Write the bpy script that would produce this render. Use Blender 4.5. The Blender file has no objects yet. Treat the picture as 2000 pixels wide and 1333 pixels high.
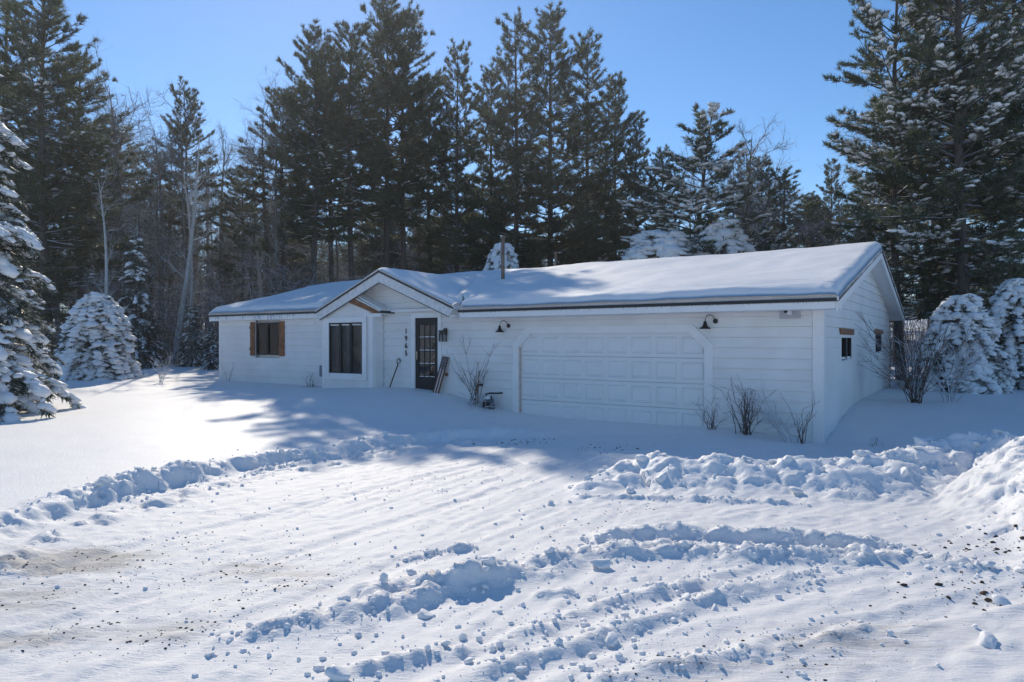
import bpy, math, random
import numpy as np
from mathutils import Vector, Matrix
R = math.radians
scene = bpy.context.scene
COL = scene.collection
# ------------------------------------------------------------------ camera, sky, sun
cd = bpy.data.cameras.new('camera'); cam = bpy.data.objects.new('camera', cd); COL.objects.link(cam)
cam.location = (0, 0, 1.95); cam.rotation_euler = (R(90), 0, 0)
cd.sensor_width = 36; cd.lens = 24; cd.clip_start = .05; cd.clip_end = 3000
scene.camera = cam
SUN_AZ, SUN_EL = R(-16), R(34.6)          # azimuth measured from +Y towards +X
world = bpy.data.worlds.new('World'); scene.world = world; world.use_nodes = True
wn = world.node_tree; wn.nodes.clear()
sky = wn.nodes.new('ShaderNodeTexSky'); sky.sky_type = 'NISHITA'; sky.sun_disc = False
sky.sun_elevation = SUN_EL; sky.sun_rotation = SUN_AZ
sky.altitude = 800; sky.air_density = 1.0; sky.dust_density = .12; sky.ozone_density = 3.5
bg = wn.nodes.new('ShaderNodeBackground'); bg.inputs[1].default_value = .078
wo = wn.nodes.new('ShaderNodeOutputWorld')
hs = wn.nodes.new('ShaderNodeHueSaturation'); hs.inputs['Saturation'].default_value = 1.17
wn.links.new(sky.outputs[0], hs.inputs['Color']); wn.links.new(hs.outputs[0], bg.inputs[0]); wn.links.new(bg.outputs[0], wo.inputs[0])
sl = bpy.data.lights.new('sun', 'SUN'); sl.energy = 2.0; sl.angle = R(.55); sl.color = (1, .9, .74)
sun = bpy.data.objects.new('sun', sl); COL.objects.link(sun)
sd = Vector((math.sin(SUN_AZ)*math.cos(SUN_EL), math.cos(SUN_AZ)*math.cos(SUN_EL), math.sin(SUN_EL)))
sun.rotation_euler = sd.to_track_quat('Z', 'Y').to_euler(); sun.location = (0, 0, 40)
scene.view_settings.view_transform = 'Standard'; scene.view_settings.look = 'None'
scene.view_settings.exposure = .88; scene.view_settings.gamma = 1
scene.cycles.max_bounces = 6; scene.cycles.diffuse_bounces = 4; scene.cycles.transparent_max_bounces = 8
rng = np.random.default_rng(11); random.seed(5)

# ------------------------------------------------------------------ materials
MATS = {}
def nodemat(name):
    m = bpy.data.materials.new(name); m.use_nodes = True
    nt = m.node_tree; b = nt.nodes['Principled BSDF']; MATS[name] = m
    return m, nt, b
def nd(nt, t, **kw):
    n = nt.nodes.new(t)
    for k, v in kw.items():
        if k.startswith('i_'): n.inputs[k[2:].replace('_', ' ')].default_value = v
        else: setattr(n, k, v)
    return n
def ramp(nt, fac, stops):
    r = nt.nodes.new('ShaderNodeValToRGB'); e = r.color_ramp.elements
    while len(e) < len(stops): e.new(.5)
    for k, (p, c) in enumerate(stops): e[k].position = p; e[k].color = (*c, 1) if len(c) == 3 else c
    nt.links.new(fac, r.inputs[0]); return r.outputs[0]
def mixc(nt, fac, a, b):
    m = nt.nodes.new('ShaderNodeMix'); m.data_type = 'RGBA'
    for s, v in ((0, fac), (6, a), (7, b)):
        if hasattr(v, 'is_linked'): nt.links.new(v, m.inputs[s])
        else: m.inputs[s].default_value = v if s == 0 else (*v, 1)
    return m.outputs[2]
def noise(nt, scale, detail=3, coord='Object', vec=None, rough=.5):
    n = nd(nt, 'ShaderNodeTexNoise', i_Scale=scale, i_Detail=detail, i_Roughness=rough)
    if vec is None:
        t = nt.nodes.new('ShaderNodeTexCoord'); vec = t.outputs[coord]
    nt.links.new(vec, n.inputs['Vector']); return n.outputs[0]
def bump(nt, b, h, strength, dist):
    bp = nd(nt, 'ShaderNodeBump', i_Strength=strength, i_Distance=dist)
    nt.links.new(h, bp.inputs['Height']); nt.links.new(bp.outputs[0], b.inputs['Normal']); return bp
def simple(name, col, rough=.6, var=.12, scale=6, metallic=0, bmp=0):
    m, nt, b = nodemat(name)
    n = noise(nt, scale, 4)
    c = ramp(nt, n, [(.3, tuple(x*(1-var) for x in col)), (.7, tuple(min(1, x*(1+var)) for x in col))])
    nt.links.new(c, b.inputs['Base Color']); b.inputs['Roughness'].default_value = rough
    b.inputs['Metallic'].default_value = metallic
    if bmp: bump(nt, b, noise(nt, scale*5, 4), .5, bmp)
    return m
SNOWC = (.86, .885, .93)
def snowmat(name, dirt=False):
    m, nt, b = nodemat(name)
    geo = nt.nodes.new('ShaderNodeNewGeometry')
    n1 = noise(nt, 30, 5, vec=geo.outputs['Position'], rough=.65)
    n2 = noise(nt, 3.5, 4, vec=geo.outputs['Position'])
    base = ramp(nt, n2, [(.3, (.875, .865, .855)), (.7, (.915, .905, .895))])
    if dirt:
        at = nd(nt, 'ShaderNodeAttribute', attribute_name='dirt')
        # streaks run along the drive
        mp = nd(nt, 'ShaderNodeMapping'); mp.inputs['Rotation'].default_value = (0, 0, R(-60)); mp.inputs['Scale'].default_value = (.3, 3.6, 1)
        nt.links.new(geo.outputs['Position'], mp.inputs[0])
        s = noise(nt, 1.6, 6, vec=mp.outputs[0], rough=.68)
        g = noise(nt, 14, 5, vec=mp.outputs[0], rough=.7)
        ad = nd(nt, 'ShaderNodeMath', operation='MULTIPLY_ADD'); nt.links.new(g, ad.inputs[0]); ad.inputs[1].default_value = .55
        nt.links.new(s, ad.inputs[2])
        thr = nd(nt, 'ShaderNodeMath', operation='MULTIPLY_ADD'); nt.links.new(at.outputs['Fac'], thr.inputs[0]); thr.inputs[1].default_value = .42
        nt.links.new(ad.outputs[0], thr.inputs[2])
        mk = nd(nt, 'ShaderNodeMapRange'); mk.inputs[1].default_value = 1.06; mk.inputs[2].default_value = 1.34
        nt.links.new(thr.outputs[0], mk.inputs[0])
        mm = nd(nt, 'ShaderNodeMath', operation='MULTIPLY'); nt.links.new(mk.outputs[0], mm.inputs[0]); nt.links.new(at.outputs['Fac'], mm.inputs[1])
        base = mixc(nt, mm.outputs[0], base, (.24, .215, .185))
        # slight grey of packed snow
        pk = nd(nt, 'ShaderNodeAttribute', attribute_name='packed')
        pm = nd(nt, 'ShaderNodeMath', operation='MULTIPLY'); nt.links.new(pk.outputs['Fac'], pm.inputs[0]); nt.links.new(g, pm.inputs[1])
        base = mixc(nt, pm.outputs[0], base, (.79, .79, .79))
    nt.links.new(base, b.inputs['Base Color'])
    b.inputs['Roughness'].default_value = .55
    b.inputs['Specular IOR Level'].default_value = .25
    if dirt:
        bh = nd(nt, 'ShaderNodeMath', operation='MULTIPLY_ADD'); nt.links.new(pm.outputs[0], bh.inputs[0]); bh.inputs[1].default_value = 1.6; nt.links.new(n1, bh.inputs[2])
        bump(nt, b, bh.outputs[0], .4, .022)
    else: bump(nt, b, n1, .35, .02)
    return m
snowmat('snow'); snowmat('ground_snow', True)
# soil and dead grass showing through
simple('soil', (.075, .05, .032), .9, .4, 20, bmp=.02)
def frosted(name, col, col2, lo, hi, nscale=1.2, trans=.25):
    """needles: two greens by clump, frost where a clump was hit by snow"""
    m, nt, b = nodemat(name)
    geo = nt.nodes.new('ShaderNodeNewGeometry')
    n = noise(nt, nscale, 3, vec=geo.outputs['Position'])
    base = ramp(nt, n, [(.3, col), (.7, col2)])
    f = noise(nt, nscale*2.3, 4, vec=geo.outputs['Position'], rough=.7)
    mr = nd(nt, 'ShaderNodeMapRange'); mr.inputs[1].default_value = lo; mr.inputs[2].default_value = hi
    nt.links.new(f, mr.inputs[0])
    c = mixc(nt, mr.outputs[0], base, (.72, .76, .82))
    nt.links.new(c, b.inputs['Base Color']); b.inputs['Roughness'].default_value = .5
    tr = nd(nt, 'ShaderNodeBsdfTranslucent'); nt.links.new(c, tr.inputs[0])
    mx = nd(nt, 'ShaderNodeMixShader'); mx.inputs[0].default_value = trans
    nt.links.new(b.outputs[0], mx.inputs[1]); nt.links.new(tr.outputs[0], mx.inputs[2])
    nt.links.new(mx.outputs[0], nt.nodes['Material Output'].inputs[0])
    return m
frosted('pine_needles', (.065, .085, .045), (.14, .155, .08), .56, .95, .9, .42)
frosted('frosted_needles', (.06, .085, .045), (.13, .15, .08), .54, .9, 1.6, .38)
frosted('spruce_needles', (.03, .05, .035), (.06, .085, .05), .5, .8, 2.2)
def bark(name, col, col2, snow_at=.62):
    m, nt, b = nodemat(name)
    geo = nt.nodes.new('ShaderNodeNewGeometry')
    tc = nt.nodes.new('ShaderNodeTexCoord'); mp = nd(nt, 'ShaderNodeMapping'); mp.inputs['Scale'].default_value = (6, 6, 1.2)
    nt.links.new(tc.outputs['Object'], mp.inputs[0])
    n = noise(nt, 2.5, 5, vec=mp.outputs[0], rough=.7)
    c = ramp(nt, n, [(.35, col), (.65, col2)])
    sp = nt.nodes.new('ShaderNodeSeparateXYZ'); nt.links.new(geo.outputs['Normal'], sp.inputs[0])
    n2 = noise(nt, 3, 3, vec=geo.outputs['Position'])
    ad = nd(nt, 'ShaderNodeMath', operation='ADD'); nt.links.new(sp.outputs[2], ad.inputs[0]); nt.links.new(n2, ad.inputs[1])
    mr = nd(nt, 'ShaderNodeMapRange'); mr.inputs[1].default_value = snow_at+.42; mr.inputs[2].default_value = snow_at+.55
    nt.links.new(ad.outputs[0], mr.inputs[0])
    c = mixc(nt, mr.outputs[0], c, (.84, .87, .91))        # snow lying along the tops of limbs
    nt.links.new(c, b.inputs['Base Color']); b.inputs['Roughness'].default_value = .85
    bump(nt, b, n, .6, .03)
    return m
bark('pine_bark', (.05, .04, .034), (.15, .125, .11))
bark('bare_bark', (.09, .075, .065), (.22, .19, .165), .38)
bark('birch_bark', (.35, .33, .31), (.62, .60, .57), .5)
bark('twig_bark', (.07, .045, .035), (.15, .10, .075), .45)
bark('frost_twig', (.30, .28, .27), (.6, .6, .62), .15)
def siding_material():
    m, nt, b = nodemat('white_siding')
    tc = nt.nodes.new('ShaderNodeTexCoord')
    mp = nd(nt, 'ShaderNodeMapping'); mp.inputs['Scale'].default_value = (1.2, 1.2, 14)
    nt.links.new(tc.outputs['Object'], mp.inputs[0])
    n = noise(nt, 2.2, 6, vec=mp.outputs[0], rough=.65)
    n2 = noise(nt, 1.1, 4)
    c = ramp(nt, n, [(.25, (.80, .78, .755)), (.5, (.89, .87, .84)), (.8, (.92, .90, .87))])
    c2 = ramp(nt, n2, [(.3, (.70, .665, .62)), (.62, (.90, .88, .85))])
    c = mixc(nt, .4, c, c2)
    nt.links.new(c, b.inputs['Base Color']); b.inputs['Roughness'].default_value = .6
    bump(nt, b, n, .3, .01)
siding_material()
simple('white_trim', (.89, .87, .84), .5, .04, 3)
simple('old_fascia', (.74, .73, .72), .6, .14, 9)
simple('door_white', (.85, .84, .82), .4, .02, 2)
simple('black_metal', (.012, .012, .013), .4, .3, 8)
simple('black_paint', (.012, .013, .015), .6, .2, 6)
simple('drip_edge', (.018, .02, .024), .5, .3, 5)
simple('cedar', (.24, .095, .035), .6, .35, 7)
simple('pale_wood', (.45, .30, .19), .7, .25, 7)
simple('interior_dark', (.012, .013, .016), .9, .2, 2)
simple('curtain', (.30, .31, .32), .9, .1, 3)
simple('grey_box', (.20, .22, .26), .5, .15, 5)
simple('meter_green', (.10, .13, .14), .5, .2, 5)
simple('pipe_tan', (.23, .15, .10), .6, .25, 6)
simple('galvanized', (.38, .39, .40), .45, .15, 8, metallic=.4)
simple('camera_white', (.8, .8, .8), .4, .02, 3)
simple('mount_grey', (.48, .48, .50), .6, .06, 4)
simple('flag_navy', (.012, .017, .04), .6, .2, 9)
simple('flag_red', (.10, .03, .028), .6, .2, 9)
simple('flag_cream', (.62, .50, .43), .6, .12, 9)
simple('brass', (.55, .50, .40), .35, .1, 8, metallic=.7)
simple('foundation', (.05, .045, .04), .9, .3, 8)
def glassmat():
    m, nt, b = nodemat('window_glass')
    gl = nd(nt, 'ShaderNodeBsdfGlossy'); gl.inputs['Roughness'].default_value = .02
    tr = nd(nt, 'ShaderNodeBsdfTransparent'); tr.inputs[0].default_value = (.7, .73, .75, 1)
    fr = nd(nt, 'ShaderNodeFresnel'); fr.inputs[0].default_value = 1.38
    mx = nd(nt, 'ShaderNodeMixShader'); nt.links.new(fr.outputs[0], mx.inputs[0])
    nt.links.new(tr.outputs[0], mx.inputs[1]); nt.links.new(gl.outputs[0], mx.inputs[2])
    nt.links.new(mx.outputs[0], nt.nodes['Material Output'].inputs[0])
glassmat()
def icemat():
    m, nt, b = nodemat('ice')
    b.inputs['Base Color'].default_value = (.8, .86, .92, 1); b.inputs['Roughness'].default_value = .078
    b.inputs['Transmission Weight'].default_value = .7; b.inputs['IOR'].default_value = 1.31
icemat()
def M(n): return MATS[n]

# ------------------------------------------------------------------ mesh helpers
def mesh_np(name, verts, tris=None, quads=None, smooth=False):
    verts = np.asarray(verts, dtype=np.float32).reshape(-1, 3)
    t = np.zeros((0, 3), int) if tris is None else np.asarray(tris, int).reshape(-1, 3)
    q = np.zeros((0, 4), int) if quads is None else np.asarray(quads, int).reshape(-1, 4)
    me = bpy.data.meshes.new(name)
    me.vertices.add(len(verts)); me.vertices.foreach_set('co', verts.ravel())
    li = np.concatenate([t.ravel(), q.ravel()]).astype(np.int32)
    me.loops.add(len(li)); me.loops.foreach_set('vertex_index', li)
    n = len(t)+len(q); me.polygons.add(n)
    st = np.concatenate([np.arange(len(t))*3, len(t)*3+np.arange(len(q))*4]).astype(np.int32)
    me.polygons.foreach_set('loop_start', st)
    me.polygons.foreach_set('use_smooth', np.full(n, smooth, dtype=bool))
    me.update(calc_edges=True); me.validate()
    return me
def link(name, me, mat=None, parent=None, loc=(0, 0, 0), rz=0, **props):
    if mat and not me.materials: me.materials.append(M(mat))
    o = bpy.data.objects.new(name, me); COL.objects.link(o)
    o.location = loc; o.rotation_euler = (0, 0, rz)
    if parent is not None: o.parent = parent
    for k, v in props.items(): o[k] = v
    return o
def empty(name, loc=(0, 0, 0), rz=0, **props):
    o = bpy.data.objects.new(name, None); COL.objects.link(o); o.location = loc; o.rotation_euler = (0, 0, rz)
    o.empty_display_size = .3
    for k, v in props.items(): o[k] = v
    return o
class MB:
    """collects simple solids, built into one mesh"""
    def __init__(s): s.v = []; s.f = []
    def add(s, v, f):
        k = len(s.v); s.v += [tuple(p) for p in v]; s.f += [tuple(i+k for i in q) for q in f]; return s
    def box(s, x0, x1, y0, y1, z0, z1):
        return s.add([(x0,y0,z0),(x1,y0,z0),(x1,y1,z0),(x0,y1,z0),(x0,y0,z1),(x1,y0,z1),(x1,y1,z1),(x0,y1,z1)],
            [(0,3,2,1),(4,5,6,7),(0,1,5,4),(1,2,6,5),(2,3,7,6),(3,0,4,7)])
    def prism(s, poly, axis, a, b):
        """poly of 2D points extruded from a to b along axis ('x','y','z')"""
        n = len(poly)
        def P(p, t):
            return {'y': (p[0], t, p[1]), 'x': (t, p[0], p[1]), 'z': (p[0], p[1], t)}[axis]
        v = [P(p, a) for p in poly]+[P(p, b) for p in poly]
        f = [tuple(range(n))[::-1], tuple(range(n, 2*n))]+[(i, (i+1) % n, n+(i+1) % n, n+i) for i in range(n)]
        return s.add(v, f)
    def lathe(s, prof, n=16, c=(0, 0, 0), axis='z'):
        v = []; f = []
        for r, z in prof:
            for k in range(n):
                a = 2*math.pi*k/n; p = (r*math.cos(a), r*math.sin(a), z)
                if axis == 'y': p = (p[0], p[2], p[1])
                v.append((p[0]+c[0], p[1]+c[1], p[2]+c[2]))
        for j in range(len(prof)-1):
            for k in range(n): f.append((j*n+k, j*n+(k+1) % n, (j+1)*n+(k+1) % n, (j+1)*n+k))
        f += [tuple(range(n))[::-1], tuple(range((len(prof)-1)*n, len(prof)*n))]
        return s.add(v, f)
    def tube(s, pts, r, n=6):
        pts = [Vector(p) for p in pts]; v = []; f = []
        rr = r if hasattr(r, '__len__') else [r]*len(pts)
        for i, p in enumerate(pts):
            d = (pts[min(i+1, len(pts)-1)]-pts[max(i-1, 0)]).normalized()
            u = d.cross(Vector((.13, .21, 1)) if abs(d.z) < .9 else Vector((1, .1, 0))).normalized(); w = d.cross(u)
            for k in range(n):
                a = 2*math.pi*k/n; v.append(tuple(p+(u*math.cos(a)+w*math.sin(a))*rr[i]))
        for j in range(len(pts)-1):
            for k in range(n): f.append((j*n+k, j*n+(k+1) % n, (j+1)*n+(k+1) % n, (j+1)*n+k))
        f += [tuple(range(n))[::-1], tuple(range((len(pts)-1)*n, len(pts)*n))]
        return s.add(v, f)
    def mesh(s, name, smooth=False):
        me = bpy.data.meshes.new(name); me.from_pydata(s.v, [], s.f); me.update()
        import bmesh
        bm = bmesh.new(); bm.from_mesh(me); bmesh.ops.recalc_face_normals(bm, faces=bm.faces); bm.to_mesh(me); bm.free()
        if smooth:
            for p in me.polygons: p.use_smooth = True
        return me
    def build(s, name, mat, parent=None, loc=(0, 0, 0), rz=0, smooth=False, bevel=0, **props):
        o = link(name, s.mesh(name, smooth), mat, parent, loc, rz, **props)
        if bevel:
            b = o.modifiers.new('bevel', 'BEVEL'); b.width = bevel; b.segments = 2; b.limit_method = 'ANGLE'
        return o

# ------------------------------------------------------------------ noise in numpy
def _hash(ix, iy, s):
    h = (ix.astype(np.int64)*374761393+iy.astype(np.int64)*668265263+s*1274126177) & 0xFFFFFFFF
    h = ((h ^ (h >> 13))*1274126177) & 0xFFFFFFFF
    return ((h ^ (h >> 16)) & 0xFFFFFF)/float(0xFFFFFF)
def vnoise(x, y, s=0):
    ix = np.floor(x); iy = np.floor(y); fx = x-ix; fy = y-iy
    fx = fx*fx*fx*(fx*(fx*6-15)+10); fy = fy*fy*fy*(fy*(fy*6-15)+10)
    a = _hash(ix, iy, s); b = _hash(ix+1, iy, s); c = _hash(ix, iy+1, s); d = _hash(ix+1, iy+1, s)
    return (a*(1-fx)+b*fx)*(1-fy)+(c*(1-fx)+d*fx)*fy
def fbm(x, y, s=0, o=4, g=.5):
    t = 0; a = 1; n = 0
    for k in range(o): t = t+a*(vnoise(x*2**k+k*17.3, y*2**k-k*9.1, s+k)-.5); n += a; a *= g
    return t/n*2
def lumps(x, y, size, s=0, fill=.8):
    """hemispherical clods of snow scattered on a jittered lattice; 0..1"""
    wx = fbm(x/size*1.7, y/size*1.7, s+90, 3); wy = fbm(x/size*1.7+9, y/size*1.7+5, s+91, 3)
    gx = x/size+.55*wx; gy = y/size+.55*wy; ix = np.floor(gx); iy = np.floor(gy); out = np.zeros_like(x)
    for dx in (-1, 0, 1):
        for dy in (-1, 0, 1):
            cx = ix+dx; cy = iy+dy
            px = cx+_hash(cx, cy, s); py = cy+_hash(cx, cy, s+7); r = (.35+.55*_hash(cx, cy, s+13))*(_hash(cx, cy, s+19) < fill)
            d2 = (gx-px)**2+(gy-py)**2
            out = np.maximum(out, np.sqrt(np.maximum(0, r*r-d2)))
    return out
def polydist(x, y, pts):
    """distance to a polyline, side (+ on the left of its direction) and position along it 0..1"""
    best = np.full(x.shape, 1e9); side = np.zeros(x.shape); along = np.zeros(x.shape)
    P = np.array(pts, float); L = np.concatenate([[0], np.cumsum(np.hypot(*np.diff(P, axis=0).T))])
    for i in range(len(P)-1):
        a = P[i]; d = P[i+1]-a; l2 = d@d
        t = ((x-a[0])*d[0]+(y-a[1])*d[1])/l2
        tc = np.clip(t, 0, 1); ex = x-a[0]-tc*d[0]; ey = y-a[1]-tc*d[1]; dd = np.hypot(ex, ey)
        m = dd < best
        best = np.where(m, dd, best); side = np.where(m, np.sign(d[0]*(y-a[1])-d[1]*(x-a[0])), side)
        along = np.where(m, (L[i]+tc*(L[i+1]-L[i]))/L[-1], along)
    return best, side, along
def sstep(a, b, x):
    t = np.clip((x-a)/(b-a), 0, 1); return t*t*(3-2*t)

# ------------------------------------------------------------------ house frame
TH = R(34.6); HO = Vector((5.89, 12.97, 0))
UX = Vector((math.cos(TH), -math.sin(TH), 0)); UY = Vector((math.sin(TH), math.cos(TH), 0))
def hw(lx, ly, z=0): return HO+UX*lx+UY*ly+Vector((0, 0, z))
def to_local(x, y):
    dx = x-HO.x; dy = y-HO.y
    return dx*UX.x+dy*UX.y, dx*UY.x+dy*UY.y

# ------------------------------------------------------------------ the snow-covered ground
def pt(px, py, z=0.):                # a spot of the ground seen at a place of the photograph, at a given height
    Y = (1.95-z)*1333/(py-668); return ((px-1000)/1333*Y, Y)
EDGE_LEFT = [pt(-900, 1330, .28), pt(-300, 1110, .28), pt(0, 995, .28), pt(200, 945, .28), pt(380, 906, .28), pt(520, 880, .28), pt(640, 860, .28), pt(730, 843, .28), pt(820, 832, .28), pt(900, 830, .2), pt(1010, 838, .12), pt(1200, 846, .1)]
BANK = [pt(1150, 935, .12), pt(1230, 893, .3), pt(1320, 888, .38), pt(1450, 886, .42), pt(1600, 886, .46), pt(1740, 870, .55), pt(1850, 850, .62), pt(1930, 838, .7), pt(2010, 848, .75), pt(2050, 900, .65), pt(2070, 960, .5), pt(2100, 1030, .35), pt(2150, 1100, .2)]
WIND1 = [pt(400, 1285), pt(480, 1245), pt(560, 1222), pt(700, 1200), pt(850, 1165), pt(1000, 1122), pt(1100, 1098), pt(1200, 1085), pt(1300, 1080), pt(1450, 1088), pt(1600, 1092), pt(1760, 1095), pt(1900, 1112), pt(2040, 1140)]
CUT = [pt(690, 1178), pt(800, 1160), pt(930, 1150), pt(1010, 1142)]
CUT2 = [pt(1135, 1068), pt(1240, 1056), pt(1340, 1050), pt(1450, 1058), pt(1600, 1066), pt(1780, 1076)]
TRK1 = [pt(600, 1330), pt(800, 1288), pt(950, 1265), pt(1060, 1230), pt(1150, 1195), pt(1260, 1165), pt(1420, 1130)]
TRK2 = [pt(900, 1330), pt(1040, 1290), pt(1150, 1255), pt(1260, 1220), pt(1330, 1195), pt(1430, 1160), pt(1620, 1115)]
TRK3 = [pt(1120, 1340), pt(1260, 1310), pt(1420, 1290), pt(1560, 1265), pt(1720, 1225)]
SM1 = [pt(470, 935), pt(600, 905), pt(690, 888), pt(790, 868)]
SM2 = [pt(1110, 972), pt(1250, 975), pt(1400, 982), pt(1560, 990)]
SM3 = [pt(790, 1095), pt(860, 1080), pt(930, 1072)]
SM4 = [pt(1040, 1170), pt(1120, 1158)]
# control heights for the broad lie of the land
ctl = []
for (lx, z) in [(-22, .55), (-19.7, .55), (-16.8, .57), (-14.5, .55), (-11.4, .66), (-10, .64), (-9.3, .58), (-8.1, .36), (-7.4, .25), (-6.8, .18), (-5.7, .13), (-3.7, .13), (-2.5, .14), (-2, .2), (-1.6, .17), (-.6, .02), (0, 0)]:
    p = hw(lx, -.05); ctl.append((p.x, p.y, z))
for (lx, ly, z) in [(.05, 1.5, .2), (.05, 3, .42), (.05, 5.5, .5), (.05, 9, .5), (.05, 12, .5), (1.2, 1.2, .30), (1.5, 4, .48), (3, 3, .42), (4, 8, .45), (8, 6, .45), (-5, 14, .5), (-12, 14, .6), (-20, 13, .7), (-10, 5, .4), (-3, 5, .3),
                    (-18, -2.5, .5), (-14, -2.2, .5), (-11, -1.4, .6), (-9.6, -1.5, .52), (-8, -1.5, .3), (-6, -1.3, .1), (-4, -1.3, .08), (-2, -1.2, .12), (-.5, -1.0, .1), (-10, -3.2, .3), (-8, -3.5, .12), (-6, -3, .02), (-4, -3, .0), (-2, -3, .05)]:
    p = hw(lx, ly); ctl.append((p.x, p.y, z))
for (x, y, z) in [(0, 3, 0), (3, 4, 0), (-3, 4, 0), (0, 6, 0), (3, 7, 0), (-2, 7.5, 0), (6, 5, .02), (1, 9, 0), (-4, 6, .1), (-7, 8, .28), (-6, 11, .32), (-10, 12, .38), (-12, 18, .5), (-18, 16, .5), (-16, 24, .68), (-25, 24, .72), (-10, 30, .7), (-25, 40, .8), (0, 42, .6), (20, 35, .55), (30, 25, .5), (12, 10, .4), (14, 16, .45), (0, -4, 0), (-12, 2, .25), (12, 2, .2), (4, 9.5, .02), (6, 9, .05), (7.5, 8, .05), (20, 12, .4), (0, 60, 1), (-50, 60, 1.2), (50, 60, 1)]:
    ctl.append((x, y, z))
ctl = np.array(ctl)
def _phi(r): return np.sqrt(r*r+.5)
_A = _phi(np.hypot(ctl[:, None, 0]-ctl[None, :, 0], ctl[:, None, 1]-ctl[None, :, 1]))
_W = np.linalg.solve(_A+np.eye(len(ctl))*-.02, ctl[:, 2])
_bx = np.arange(-60, 60.5, .5); _by = np.arange(-8, 75.5, .5); _BX, _BY = np.meshgrid(_bx, _by)
_BZ = np.zeros_like(_BX)
for (cx, cy, _), w in zip(ctl, _W): _BZ += w*_phi(np.hypot(_BX-cx, _BY-cy))
_BZ = np.clip(_BZ, -.1, 1.6)
def base_z(x, y):
    fx = (np.clip(x, -60, 59.9)+60)*2; fy = (np.clip(y, -8, 74.9)+8)*2
    i = fx.astype(int); j = fy.astype(int); tx = fx-i; ty = fy-j
    return (_BZ[j, i]*(1-tx)+_BZ[j, i+1]*tx)*(1-ty)+(_BZ[j+1, i]*(1-tx)+_BZ[j+1, i+1]*tx)*ty
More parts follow.
